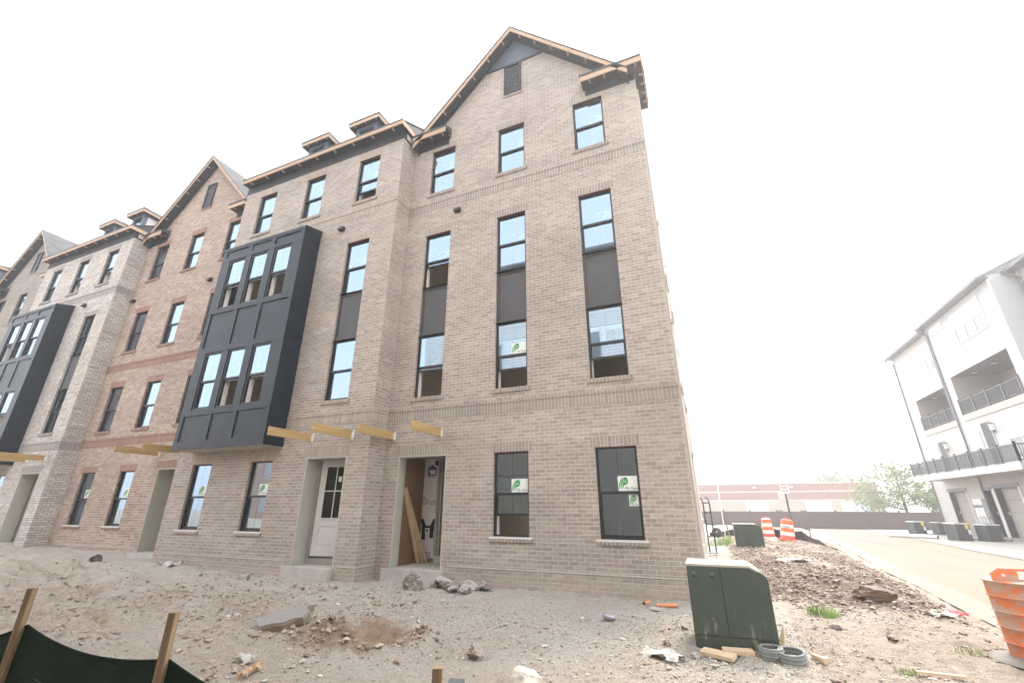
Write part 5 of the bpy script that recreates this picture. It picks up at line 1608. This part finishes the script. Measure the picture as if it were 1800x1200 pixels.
# ------------------------------------------------------------------ drums, sign, stakes at the road
def drum(label, x, y, z, tilt=0, graffiti=None, s=1.0):
    t = thing('traffic_drum', label, 'traffic drum', (x, y, z), 0, 'striped drums by the road')
    O, Wb, Rb = M['orange'], M['white_band'], M['red_band']
    def part(name, prof, mat):
        mb = MB(); mb.lathe(prof, mat, 28, T=Matrix.Rotation(R(tilt), 4, 'Y')); return mb.build(name, t)
    hs = [0.06, 0.22, 0.38, 0.54, 0.70, 0.88]
    ra = lambda z_: (0.285 - 0.075 * z_ / 0.9) * s
    cols = [Rb, Wb, O, Wb, O]
    for k in range(5):
        a, b = hs[k], hs[k + 1]
        part('band', [(ra(a) * 1.0, a), (ra(a), a + 0.01), (ra(b) * 1.015, b - 0.012), (ra(b) * 0.985, b)], cols[k])
    part('top', [(ra(0.88) * 0.985, 0.88), (ra(0.88) * 0.86, 0.915), (ra(0.88) * 0.6, 0.925), (0, 0.925)], Wb if tilt == 0 else Rb)
    mb = MB()
    Rt = Matrix.Rotation(R(tilt), 4, 'Y')
    pts = [Rt @ Vector((0.12 * math.cos(a), 0.0, 0.92 + 0.075 * math.sin(a))) for a in np.linspace(0, math.pi, 9)]
    mb.tube(pts, 0.018, Rb, 6); mb.build('handle', t)
    part('base', [(0.0, 0.0), (0.37 * s, 0.0), (0.37 * s, 0.035), (0.30 * s, 0.06), (0.28 * s, 0.07)], Wb if tilt == 0 else Rb)
    if graffiti:
        mb = MB()
        rad = ra(0.58) + 0.006
        g = MB(); text_faces(g, graffiti, 0.24, M['ink'], Matrix.Identity(4))
        for f in g.f:
            pts = []
            for i in f:
                p = g.v[i]
                a = -math.pi / 2 - 0.30 + p.x / rad
                pts.append(Rt @ Vector((rad * math.cos(a), rad * math.sin(a), 0.60 + p.z * 0.9)))
            mb.face(pts, M['ink'])
        mb.build('spray_lettering', t)
    return t
drum('orange and white drum standing upright, left of the leaning one', 2.83, 18.6, gz(2.83, 18.6), 0)
drum('leaning orange drum with black lettering sprayed round it', 3.45, 17.2, 0.03, 7, 'ron', 1.12)
# big upturned drum at the picture edge
t = thing('barrier_drum', 'big scuffed orange drum on a round rubber base, nearest of all', 'traffic drum', (3.13, -1.6, 0.03))
mb = MB()
levels = [0.055, 0.175, 0.315, 0.455, 0.595, 0.735]
rad_ = lambda z_: 0.272 + 0.025 * (z_ - 0.05) / 0.7
for k in range(5):
    a, b = levels[k], levels[k + 1]
    mb.lathe([(rad_(a), a), (rad_(b) - 0.006, b - 0.012), (rad_(b) + 0.012, b - 0.010), (rad_(b) + 0.012, b + 0.001), (rad_(b) - 0.002, b + 0.002)], M['orange_old'], 44)
mb.build('body', t)
mb = MB()
zt = 0.737
mb.lathe([(rad_(0.735) - 0.002, zt), (0.20, zt + 0.004), (0.0, zt + 0.004)], M['orange_old'], 44); mb.build('top', t)
mb = MB()
T = Matrix.Translation((-0.0, -0.14, zt + 0.004)) @ Matrix.Rotation(R(-8), 4, 'Z')
w2, hh = 0.27, 0.12
# handle wall with a slot
prof_o = [(-w2, 0), (w2, 0), (w2, hh * 0.6), (w2 - 0.06, hh), (-w2 + 0.06, hh), (-w2, hh * 0.6)]
for a, b, c, e in ((-w2, -0.07, 0, hh * 0.6), (0.07, w2, 0, hh * 0.6), (-0.07, 0.07, 0, 0.025)):
    mb.box(a, b, -0.018, 0.018, c, e, M['orange_old'], T=T)
mb.prism([(-w2, hh * 0.6 + .0005), (-0.07, hh * 0.6 + .0005), (-0.07, hh * 0.84), (-0.07, hh), (-w2 + 0.06, hh)], 'y', -0.018, 0.018, M['orange_old'], T=T)
mb.prism([(0.07, hh * 0.6 + .0005), (w2, hh * 0.6 + .0005), (w2 - 0.06, hh), (0.07, hh)], 'y', -0.018, 0.018, M['orange_old'], T=T)
mb.box(-0.0695, 0.0695, -0.018, 0.018, hh * 0.80, hh, M['orange_old'], T=T)
for sx in (-0.18, 0.18):
    mb.lathe([(0.016, 0.0), (0.016, 0.004), (0, 0.004)], M['white_band'], 10, T=T @ Matrix.Translation((sx, -0.0185, 0.05)) @ Matrix.Rotation(R(90), 4, 'X'))
mb.build('handle', t)
mb = MB()
mb.lathe([(0.0, 0.062), (0.25, 0.060), (0.30, 0.05), (0.44, 0.022), (0.455, 0.012)], M['rubber'], 44)
mb.lathe([(0.455, 0.012), (0.46, 0.004), (0.45, -0.02), (0.0, -0.02)], M['rubber_black'], 44)
mb.build('rubber_base', t)

t = thing('road_sign', 'small white sign with red lettering on a black post behind drums', 'sign', (4.2, 20.5, -0.1))
mb = MB(); mb.box(-0.045, 0.045, -0.03, 0.03, -0.2, 2.75, M['rail']); mb.build('post', t)
mb = MB(); mb.box(-0.20, 0.20, -0.045, -0.031, 2.28, 2.86, M['white']); po = mb.build('sign_plate', t)
mb = MB()
T0 = Matrix.Translation((0, -0.047, 0))
for k, s_ in enumerate(('NO', 'PARKING', 'ANY', 'TIME')):
    pass
for k in range(3):
    for i in range(5):
        mb.face([(-0.155 + i * 0.063, -0.047, 2.70 - k * 0.16), (-0.115 + i * 0.063, -0.047, 2.695 - k * 0.16), (-0.115 + i * 0.063, -0.047, 2.785 - k * 0.16), (-0.155 + i * 0.063, -0.047, 2.78 - k * 0.16)], M['red_paint'])
mb.build('red_lettering', po)

def stake(label, x, y, z0, z1, lean=(0, 0), w_=0.045, group='wooden stakes', d_=0.03):
    mb = MB()
    L = z1 - z0
    mb.box(-w_ / 2, w_ / 2, -d_ / 2, d_ / 2, 0, L, M['stake'])
    o = mb.build('wooden_stake')
    o.location = (x, y, z0); o.rotation_euler = (R(lean[0]), R(lean[1]), R(25))
    tag(o, label, 'stake', group)
    return o
stake('pale wooden stake at the road edge beyond the leaning drum', 4.84, 20, -0.25, 0.74, (0, 2))
stake('short wooden stake sticking up behind the smaller cabinet', 2.2, 24, -0.1, 0.80)
stake('slanting wooden stake tied beside the white rod', 0.95, 14.2, -0.05, 1.15, (0, -8), 0.04)
stake('tiny wooden stake just left of the upright drum', 2.95, 24, -0.1, 0.74)
mb = MB(); mb.tube([(0.71, 13, -0.1), (0.71, 13, 2.45)], 0.022, M['white'], 8)
tag(mb.build('marker_rod', origin=(0.71, 13, 0)), 'thin white marker rod standing near the end of the wall', 'rod')

# tubular hand truck by the end wall
t = thing('hand_truck', 'black tubular hand truck leaning against the sunny end wall', 'hand truck', (0.02, 8.0, 0.12))
mb = MB()
for dx in (0.06, 0.25):
    mb.tube([(dx, -0.12, 0.05), (dx, -0.02, 1.45), (dx - 0.02, 0.06, 1.62), (dx - 0.1, 0.12, 1.68)], 0.022, M['rail'], 8)
for zz in (0.5, 0.85, 1.2, 1.5):
    mb.tube([(0.06, -0.12 + 0.07 * zz, zz), (0.25, -0.12 + 0.07 * zz, zz)], 0.018, M['rail'], 8)
mb.build('frame', t)
mb = MB(); mb.box(0.02, 0.30, -0.35, -0.12, 0.03, 0.045, M['rail']); mb.build('toe_plate', t)
for dx in (0.34,):
    mb = MB(); mb.lathe([(0.03, -0.03), (0.13, -0.03), (0.15, -0.015), (0.15, 0.015), (0.13, 0.03), (0.03, 0.03)], M['rail'], 20, T=Matrix.Translation((dx, -0.1, 0.62)) @ Matrix.Rotation(R(90), 4, 'X')); mb.build('wheel', t)

# drooping black silt fence along the far soil heap
def drape(name, label, pts, tops, mat, sag=0.1, seed=1, parent=None, thick=0.0):
    mb = MB()
    rr = random.Random(seed)
    cols = []
    for i in range(len(pts) - 1):
        a, b = Vector(pts[i]), Vector(pts[i + 1])
        n = max(6, int((b - a).length / 0.12))
        for k in range(n + (1 if i == len(pts) - 2 else 0)):
            t_ = k / n
            p = a.lerp(b, t_)
            h_ = tops[i] * (1 - t_) + tops[i + 1] * t_ - sag * 4 * t_ * (1 - t_)
            cols.append((p, h_))
    m_ = 7
    nrm = Vector((0, 1, 0))
    grid = []
    for ci, (p, h_) in enumerate(cols):
        col_ = []
        for j in range(m_ + 1):
            f = j / m_
            off = 0.05 * math.sin(ci * 0.55 + j * 0.8) * (1 - f) + 0.02 * rr.uniform(-1, 1) * (1 - f)
            col_.append(Vector((p.x, p.y + off, p.z + (h_ - p.z) * f)))
        grid.append(col_)
    for i in range(len(grid) - 1):
        for j in range(m_):
            mb.face([grid[i][j], grid[i + 1][j], grid[i + 1][j + 1], grid[i][j + 1]], mat, smooth=True)
    return mb, grid
mb, _ = drape('', '', [(0.1, 18.0, -0.1), (1.6, 17.5, -0.1), (3.0, 19.8, -0.1), (4.2, 18.0, -0.15), (4.3, 15.0, -0.15), (4.4, 12.6, -0.15)], [0.28, 0.62, 0.50, 0.42, 0.22, 0.06], M['silt_black'], 0.08, 4)
o = mb.build('silt_barrier', origin=(2.2, 18, 0))
tag(o, 'crumpled black silt sheet drooping past the striped drums', 'silt fence')

# ------------------------------------------------------------------ silt fence in front of the camera
FY = -6.4
t = thing('silt_fence', 'dark green silt fence sagging across the near corner', 'silt fence', (-3.6, FY, 0))
mb, grid = drape('', '', [(-5.9, FY - 0.02, -0.1), (-4.40, FY, -0.1), (-2.80, FY, -0.1), (-0.97, FY, -0.1)], [0.50, 0.695, 0.66, 0.50], M['silt'], 0.075, 2)
o = mb.build('fabric', t, origin=(-3.6, FY, 0)); o.location = (0, 0, 0)
mb = MB()
path = [g[-1] + Vector((0, -0.008, -0.17 - 0.06 * math.sin(i * 0.12))) for i, g in enumerate(grid)]
mb.tube(path, 0.0025, M['silt_thread'], 4); mb.tube([g[-1] + Vector((0, -0.003, 0.0)) for g in grid], 0.006, M['silt'], 5)
o = mb.build('stitched_cord', t, origin=(-3.6, FY, 0)); o.location = (0, 0, 0)
stake('rough wooden stake at far left holding up green fence', -4.44, FY - 0.03, -0.25, 0.93, (0, 0), 0.042, 'fence stakes', 0.042)
stake('rough wooden stake second along the green fence', -2.80, FY - 0.03, -0.25, 0.90, (0, 0), 0.042, 'fence stakes', 0.042)
stake('lone dark faced stake by the grey green moulded plastic', -0.97, FY - 0.03, -0.25, 0.83, (0, 0), 0.042, 'fence stakes', 0.042)

# ------------------------------------------------------------------ stones and site litter
def rock(label, x, y, s, mat, seed, name='stone', sink=0.25, cat='stone', rz=0.0, group='loose stones'):
    import bmesh
    b = bmesh.new()
    bmesh.ops.create_icosphere(b, subdivisions=4, radius=1.0)
    rr = random.Random(seed)
    planes = [(Vector((rr.gauss(0, 1), rr.gauss(0, 1), rr.gauss(0, 0.8))).normalized(), rr.uniform(0.42, 0.8)) for _ in range(10)]
    for v in b.verts:
        for n_, d_ in planes:
            k = v.co.dot(n_)
            if k > d_: v.co -= n_ * (k - d_)
        nn = math.sin(v.co.x * 9 + seed) * math.cos(v.co.y * 11 - seed + v.co.z * 7) * 0.035
        v.co *= 1 + nn
        v.co += v.co.normalized() * (0.09 * noise.fractal(v.co * 2.6 + Vector((seed, 0, 0)), 0.8, 2.1, 4))
        v.co.x *= s[0]; v.co.y *= s[1]; v.co.z *= s[2]
    me = bpy.data.meshes.new(name); b.to_mesh(me); b.free()
    me.materials.append(mat)
    o = bpy.data.objects.new(name, me); COL.objects.link(o)
    o.location = (x, y, gz(x, y) + s[2] * (1 - sink) * 0.75); o.rotation_euler = (0, 0, rz)
    return tag(o, label, cat, group)
rock('biggest pointed grey stone left of the stoop rubble', -4.95, -0.72, (0.26, 0.21, 0.20), M['rock'], 3)
rock('small brown stone between two bigger ones by the stoop', -4.62, -0.60, (0.11, 0.11, 0.12), M['rock_brown'], 5)
rock('blocky grey stone in the middle of the stoop rubble', -4.44, -0.55, (0.20, 0.16, 0.16), M['rock'], 8)
rock('reddish stone right behind the blocky grey stone', -4.20, -0.36, (0.08, 0.09, 0.08), M['rock_brown'], 11)
rock('flat topped grey stone at the right of the stoop rubble', -3.98, -0.42, (0.24, 0.17, 0.13), M['rock'], 14)
rock('grey stone lowest and nearest in the stoop rubble', -3.90, -0.75, (0.15, 0.13, 0.11), M['rock'], 17)
rock('thin dark stone rightmost in the stoop rubble', -3.68, -0.38, (0.2, 0.09, 0.06), M['rock_dark'], 19)
rock('low grey stone filling the gap in the middle of the stoop rubble', -4.24, -0.62, (0.13, 0.11, 0.09), M['rock'], 61)
rock('squat brown stone behind the lowest stoop rubble stone', -3.80, -0.30, (0.13, 0.12, 0.10), M['rock_brown'], 67)
rock('rounded grey stone just behind the dug hollow', -4.30, -2.75, (0.12, 0.11, 0.10), M['rock'], 23)
rock('dusty brown stone alone on bare ground, right of the hollow', -2.25, -3.55, (0.12, 0.11, 0.09), M['rock_brown'], 29)
rock('smooth pale boulder top at the bottom edge', -1.48, -4.02, (0.16, 0.14, 0.14), M['rock_pale'], 31, sink=0.5)
rock('dark stone shaped like a log on the left ground', -14.3, -1.2, (0.26, 0.14, 0.12), M['rock_dark'], 37)
rock('large brown slab stone on the soil heap, right of grass', 2.28, 0.55, (0.36, 0.14, 0.15), M['rock_brown'], 41, rz=R(-28))
rock('small grey stone by the corner of the large cabinet', -0.28, -1.55, (0.07, 0.06, 0.05), M['rock'], 43)
rock('grey stone in front of the pale timber offcuts', -0.12, -2.62, (0.065, 0.05, 0.04), M['rock'], 47)
rock('dark brown stone near the torn white card', -0.42, -2.45, (0.055, 0.05, 0.04), M['rock_brown'], 49)
rock('grey stone below the orange tubes', -0.70, -0.75, (0.10, 0.07, 0.04), M['rock'], 53)
rock('brown clod near the road drum', 2.0, -1.2, (0.07, 0.06, 0.04), M['rock_brown'], 57)
rock('dark flat stone below the slab stone', 1.5, -0.9, (0.08, 0.06, 0.03), M['rock_dark'], 59)
# broken concrete slab, tilted out of the dirt
mb = MB()
out = [(-0.31, -0.06), (-0.26, -0.13), (-0.12, -0.11), (0.02, -0.145), (0.17, -0.10), (0.27, -0.12), (0.34, -0.02), (0.30, 0.07), (0.36, 0.13), (0.20, 0.16), (0.06, 0.13), (-0.10, 0.165), (-0.22, 0.10), (-0.33, 0.08)]
mb.prism(out, 'z', -0.085, 0.0, M['slab']); mb.prism([(x * 0.94, y * 0.9) for x, y in out], 'z', 0.001, 0.02, M['slab'])
o = mb.build('concrete_slab'); o.location = (-5.15, -3.45, gz(-5.15, -3.45) + 0.10); o.rotation_euler = (R(26), R(-9), R(36))
tag(o, 'tilted slab of broken concrete left of the dug hollow', 'slab')

def at(x, y, dz=0.0): return (x, y, gz(x, y) + dz)
def sheet(label, x, y, sx, sy, mat, seed, rz, name='paper_scrap', cat='litter', amp=0.05, group='torn sheets'):
    rr = random.Random(seed); n = 9
    mb = MB()
    g = [[Vector(((i / n - 0.5) * sx * (1 + 0.12 * rr.uniform(-1, 1)), (j / n - 0.5) * sy * (1 + 0.12 * rr.uniform(-1, 1)), amp * (rr.random() * 0.5 + 0.5 * math.sin(i * 0.9 + seed) * math.cos(j * 0.8)))) for j in range(n + 1)] for i in range(n + 1)]
    for i in range(n):
        for j in range(n):
            if (i in (0, n - 1) or j in (0, n - 1)) and rr.random() < 0.35: continue
            mb.face([g[i][j], g[i + 1][j], g[i + 1][j + 1], g[i][j + 1]], mat)
            mb.face([v - Vector((0, 0, 0.004)) for v in (g[i][j + 1], g[i + 1][j + 1], g[i + 1][j], g[i][j])], mat)
    o = mb.build(name); o.location = at(x, y, 0.03); o.rotation_euler = (0, 0, R(rz))
    return tag(o, label, cat, group)
sheet('torn white card lying flat left of the timber offcuts', -0.45, -2.85, 0.46, 0.26, M['paper'], 3, -20)
sheet('crumpled white sheet far out on the left ground', -11.9, -0.85, 0.55, 0.3, M['paper'], 6, 10, amp=0.12)
sheet('flattened grey film on the soil heap, under the far cabinet', 1.9, 4.6, 0.75, 0.5, M['paper'], 9, 5, amp=0.08)
sheet('crumpled pale cloth at the bottom left of the hollow', -4.40, -4.55, 0.20, 0.14, M['paper'], 12, 40, amp=0.08)
sheet('long torn paper strip beside the crumpled pale cloth', -4.05, -4.75, 0.09, 0.26, M['paperbrown'], 15, 10, amp=0.07)
sheet('bright pink plastic scrap beside the road edge', 3.2, 0.55, 0.32, 0.16, M['pinkrag'], 18, -25, amp=0.05)
sheet('torn brown paper tucked beside the hose coil', 0.60, -2.25, 0.24, 0.16, M['paperbrown'], 21, 15, amp=0.10)
sheet('dull white scrap near the pink plastic', 2.9, 0.05, 0.34, 0.18, M['paper'], 24, 30)
sheet('small dusty scrap left of the broken slab', -6.3, -3.3, 0.2, 0.14, M['paper'], 27, 30)
sheet('pale scrap midway on the left ground', -9.4, -2.0, 0.22, 0.14, M['paper'], 33, 0)

def plank(label, x, y, L, w_, th, mat, rz, tilt=0.0, name='timber_offcut', dz=0.02, cat='timber'):
    mb = MB(); mb.box(-L / 2, L / 2, -w_ / 2, w_ / 2, -th / 2, th / 2, mat)
    o = mb.build(name); o.location = at(x, y, th / 2 + dz); o.rotation_euler = (R(tilt), 0, R(rz))
    return tag(o, label, cat, 'scrap timber')
plank('pale timber offcut lying in front of the large cabinet', 0.10, -2.50, 0.34, 0.14, 0.04, M['lumber_x'], -22, 6, dz=0.03)
plank('second pale offcut lying under the first, behind it', 0.30, -2.40, 0.30, 0.14, 0.038, M['lumber_x'], 8, 0)
plank('weathered grey plank with slots on the left ground', -8.95, -1.05, 0.62, 0.10, 0.035, M['greywood'], -48)
plank('short square timber block right of the hose coil', 1.05, -2.35, 0.17, 0.05, 0.045, M['lumber_x'], -62, dz=0.01)
plank('thin wood splinter lying near the big orange drum', 2.0, -2.35, 0.36, 0.04, 0.02, M['lumber_x'], 0)
plank('long thin lath on the ground right of the hose coil', 1.30, -2.75, 0.42, 0.025, 0.015, M['lumber_x'], -18)
mb = MB(); mb.prism([(-0.05, 0), (0.05, 0), (-0.03, 0.30)], 'y', -0.012, 0.012, M['lumber_x'])
o = mb.build('wood_splinter'); o.location = at(0.72, -2.18, 0.0); o.rotation_euler = (R(-30), R(10), R(-30)); tag(o, 'pointed wood splinter leaning on the large cabinet base', 'timber', 'scrap timber')

def hose(label, x, y, r_, tilt, rz, seed):
    mb = MB()
    rr = random.Random(seed)
    n = 40
    for k in range(4):
        ro = r_ * (1 - 0.05 * (k % 2) - 0.015 * k)
        path = [Vector((ro * math.cos(a), ro * 0.82 * math.sin(a), 0.015 + 0.02 * k)) for a in np.linspace(0, 2 * math.pi * 0.995, n)]
        mb.tube(path, 0.013, M['tile_roll'], 8)
    o = mb.build('hose_coil'); o.location = at(x, y, 0.02); o.rotation_euler = (R(tilt), 0, R(rz))
    return tag(o, label, 'hose', 'hose coils')
hose('grey hose coil lying tilted, clear of the torn brown paper', 0.80, -2.42, 0.13, 12, -25, 1)
hose('dusty grey hose coil half under torn brown paper', 0.62, -2.38, 0.115, 3, 10, 2)
for x, y, L, rz, lab in ((-0.87, -0.40, 0.16, 65, 'shorter piece of orange tube near the wall'), (-0.58, -0.38, 0.32, 18, 'longer piece of orange tube near the wall')):
    mb = MB()
    mb.tube([(-L / 2, 0, 0), (L / 2, 0, 0)], 0.026, M['copper'], 14, caps=False); mb.tube([(L / 2, 0, 0), (-L / 2, 0, 0)], 0.021, M['osb'], 14, caps=False)
    o = mb.build('tube_piece'); o.location = at(x, y, 0.03); o.rotation_euler = (0, 0, R(rz)); tag(o, lab, 'tube', 'orange tube pieces')
mb = MB(); mb.tube([(-0.075, 0, 0), (-0.03, 0.005, 0.004), (0.03, -0.006, -0.002), (0.075, 0.0, 0.005)], [0.034, 0.04, 0.031, 0.038], M['can'], 12)
o = mb.build('crushed_can'); o.location = at(-1.24, -1.55, 0.035); o.rotation_euler = (0, R(8), R(20)); tag(o, 'crushed grey can alone on pale gravel', 'can')
mb = MB()
mb.box(-0.07, 0.07, -0.05, 0.05, 0, 0.07, M['greenplastic']); mb.box(-0.075, 0.075, -0.055, 0.055, 0.071, 0.085, M['greenplastic']); mb.box(-0.05, 0.05, -0.062, -0.051, 0.03, 0.05, M['greenplastic'])
o = mb.build('plastic_cover'); o.location = at(-2.05, -4.28, 0.0); o.rotation_euler = (R(25), R(-6), R(-4)); tag(o, 'grey green moulded plastic cover at the bottom edge', 'plastic cover')

def tuft(label, x, y, n, rad, hgt, seed):
    rr = np.random.default_rng(seed)
    mb = MB()
    for k in range(n):
        a = rr.uniform(0, 6.28); r_ = rad * math.sqrt(rr.random())
        px, py = r_ * math.cos(a), r_ * math.sin(a) * 0.7
        z0 = gz(x + px, y + py) - gz(x, y) - 0.01
        h_ = hgt * rr.uniform(0.4, 1.0); lx, ly = rr.normal(0, 0.35) * h_, rr.normal(0, 0.35) * h_
        w_ = 0.0035; ca, sa = math.cos(a + 1), math.sin(a + 1)
        p0, p1, p2 = Vector((px, py, z0)), Vector((px + lx * 0.4, py + ly * 0.4, z0 + h_ * 0.65)), Vector((px + lx, py + ly, z0 + h_))
        d = Vector((ca * w_, sa * w_, 0))
        mb.face([p0 - d, p0 + d, p1 + d * 0.7, p1 - d * 0.7], M['grass']); mb.face([p1 - d * 0.7, p1 + d * 0.7, p2], M['grass'])
    o = mb.build('grass_tuft'); o.location = (x, y, gz(x, y))
    return tag(o, label, 'grass', 'grass tufts')
tuft('bright green grass tuft on the soil right of the cabinet', 1.48, -0.35, 260, 0.20, 0.16, 1)
tuft('green weeds behind the white rod by the end wall', 0.45, 12.0, 320, 0.5, 0.5, 2)
tuft('weeds between the upright drum and the far fence', 4.6, 22.5, 220, 0.7, 0.45, 3)
tuft('faint grass wisp near the wood splinter', 1.75, -2.3, 60, 0.10, 0.08, 4)
tuft('thin grass wisp left of the big orange drum', 2.55, -1.55, 70, 0.14, 0.10, 5)
tuft('small weeds at the foot of the white rod', 0.8, 12.6, 120, 0.25, 0.3, 6)

# ------------------------------------------------------------------ gravel and soil crumbs: uncountable, one object each
def scatter(name, pts, sizes, mats, seed, flat=0.65):
    rr = np.random.default_rng(seed)
    base = np.array([(1, 0, 0), (-1, 0, 0), (0, 1, 0), (0, -1, 0), (0, 0, 1), (0, 0, -1), (.7, .7, .5), (-.7, .6, .5), (.6, -.7, .5), (-.7, -.7, .45)], float)
    tri = np.array([(4, 6, 7), (4, 7, 9), (4, 9, 8), (4, 8, 6), (0, 6, 8), (2, 7, 6), (1, 9, 7), (3, 8, 9), (0, 2, 6), (2, 1, 7), (1, 3, 9), (3, 0, 8), (5, 2, 0), (5, 1, 2), (5, 3, 1), (5, 0, 3)])
    n = len(pts)
    V = base[None] * (1 + rr.uniform(-0.35, 0.35, (n, 10, 1)))
    sc = sizes[:, None] * np.stack([rr.uniform(0.7, 1.3, n), rr.uniform(0.6, 1.1, n), flat * rr.uniform(0.6, 1.2, n)], 1)
    V = V * sc[:, None]
    a = rr.uniform(0, 6.28, n); c, s = np.cos(a), np.sin(a)
    V = np.stack([V[..., 0] * c[:, None] - V[..., 1] * s[:, None], V[..., 0] * s[:, None] + V[..., 1] * c[:, None], V[..., 2]], -1)
    V = V + pts[:, None]
    V[..., 2] += (sizes * 0.22)[:, None]
    F = (tri[None] + (np.arange(n) * 10)[:, None, None]).reshape(-1, 3)
    me = np_mesh(name, V.reshape(-1, 3), F, mats, False)
    mi = np.repeat(rr.choice(len(mats), n, p=None), len(tri)).astype(np.int32)
    me.polygons.foreach_set('material_index', mi)
    o = bpy.data.objects.new(name, me); COL.objects.link(o); o['kind'] = 'stuff'
    return o
M['g1'] = plain('gravel pale', (0.52, 0.475, 0.42), 0.95, 0.15, 30)
M['g2'] = plain('gravel grey', (0.41, 0.378, 0.338), 0.95, 0.15, 30)
M['g3'] = plain('gravel dark', (0.24, 0.222, 0.205), 0.95, 0.15, 30)
M['g4'] = plain('gravel tan', (0.42, 0.33, 0.25), 0.95, 0.15, 30)
M['s1'] = plain('soil crumb dark', (0.225, 0.175, 0.145), 0.95, 0.2, 30)
M['s2'] = plain('soil crumb brown', (0.335, 0.27, 0.225), 0.95, 0.2, 30)
M['s3'] = plain('soil crumb dusty', (0.40, 0.335, 0.285), 0.95, 0.2, 30)
M['d1'] = plain('dirt lump tan', (0.42, 0.335, 0.26), 0.95, 0.2, 30)
M['d3'] = plain('dirt lump dark', (0.21, 0.15, 0.11), 0.95, 0.2, 30)
M['d2'] = plain('dirt lump brown', (0.30, 0.225, 0.17), 0.95, 0.2, 30)
nr = np.random.default_rng(12)
def sample(n, x0, x1, y0, y1, keep):
    out = np.empty((0, 2))
    while len(out) < n:
        p = np.stack([nr.uniform(x0, x1, n * 2), nr.uniform(y0, y1, n * 2)], 1)
        p = p[nr.random(len(p)) < keep(p[:, 0], p[:, 1])]
        out = np.concatenate([out, p])
    out = out[:n]
    return out
def keepg(x, y):
    d = np.hypot(x - 0.2, y + 8.4)
    gvv = 0.25 + 0.75 * sstep(-3.4, -0.9, y + 0.12 * (x + 4)) * sstep(-14, -3, x)
    cl = np.clip(fbm(x * 0.9, y * 0.9, 3, 91) * 2.6 - 0.75, 0.05, 1)
    return np.clip(gvv * cl * (5.5 / d) ** 1.2, 0, 1) * (y < -0.03 + 0 * x) * ((x > -6.5) | (y < -0.6)) * (np.hypot((x + 3.85) / .6, (y + 3.45) / .42) > 0.9)
p = sample(60000, -15, 3.4, -6.0, 0.0, lambda x, y: np.where(x > 0.1, np.clip(keepg(x, np.minimum(y, -0.1)), 0, 1), keepg(x, y)))
sz = 0.0035 + 0.005 * nr.pareto(2.7, len(p)); sz = np.clip(sz, 0.0035, 0.017)
P3 = np.column_stack([p, ground_z(p[:, 0], p[:, 1])])
scatter('gravel', P3, sz, [M['g1'], M['g1'], M['g2'], M['g3'], M['g4']], 5)
p = sample(34000, 0.2, 5.2, -1.2, 17, lambda x, y: np.clip(soil_mask(x, y) + 0.02, 0, 1) * np.clip(9 / np.hypot(x, y + 8.4), 0, 1) ** 1.5)
sz = np.clip(0.007 + 0.010 * nr.pareto(2.7, len(p)), 0.007, 0.045)
P3 = np.column_stack([p, ground_z(p[:, 0], p[:, 1])])
scatter('soil_crumbs', P3, sz, [M['s1'], M['s2'], M['s2'], M['s3']], 6, 0.75)
def keepl(x, y):
    return np.clip(fbm(x * 1.1, y * 1.1, 3, 131) * 3.0 - 1.35, 0, 1) * np.clip((5.0 / np.hypot(x - 0.2, y + 8.4)) ** 1.3, 0, 1) * (y < -1.0)
p = sample(6500, -15, 3.2, -6.0, -1.0, keepl)
sz = np.clip(0.005 + 0.006 * nr.pareto(2.5, len(p)), 0.005, 0.038)
scatter('dirt_lumps', np.column_stack([p, ground_z(p[:, 0], p[:, 1])]), sz, [M['g4'], M['d1'], M['d2'], M['g1'], M['g4'], M['g2']], 16, 0.7)
def keepr(x, y):
    rd = 1 - np.abs(2 * fbm(x * 0.45 + y * 0.25, y * 1.7 - x * 0.12, 4, 141, 0.6) - 1)
    return np.clip((rd - 0.72) * 4.5, 0.02, 1) * np.clip(7.0 / np.hypot(x - 0.2, y + 8.4), 0, 1)
p = sample(9000, -15, -4.2, -5.8, -1.2, keepr)
sz = np.clip(0.005 + 0.006 * nr.pareto(2.3, len(p)), 0.005, 0.04)
scatter('ridge_clods', np.column_stack([p, ground_z(p[:, 0], p[:, 1])]), sz, [M['d1'], M['d2'], M['d2'], M['d3'], M['s2']], 26, 0.7)
ring = nr.normal(0, 1, (900, 2)); ang = nr.uniform(2.4, 7.0, 900); rr_ = 0.95 + 0.35 * np.abs(nr.normal(size=900))
p = np.column_stack([-3.85 + 0.62 * rr_ * np.cos(ang), -3.45 + 0.42 * rr_ * np.sin(ang)])
scatter('dug_soil_crumbs', np.column_stack([p, ground_z(p[:, 0], p[:, 1])]), np.clip(0.007 + 0.010 * nr.pareto(2.3, 900), 0.007, 0.05), [M['d2'], M['d3'], M['s1'], M['d1']], 8, 0.8)

# ------------------------------------------------------------------ air: one closed box of thin even haze round the site
q = N('thin haze')
q.t.nodes.remove(q.b)
pv = q.n('ShaderNodeVolumePrincipled')
pv.inputs['Color'].default_value = (0.95, 0.96, 1.0, 1)
pv.inputs['Density'].default_value = 0.0026
pv.inputs['Anisotropy'].default_value = 0.6
q.l(pv.outputs[0], [x for x in q.t.nodes if x.type == 'OUTPUT_MATERIAL'][0].inputs['Volume'])
mb = MB(); mb.box(-340, 340, -340, 340, -4, 22, q.m)
hz = mb.build('haze'); hz['kind'] = 'stuff'
hz.display_type = 'WIRE'
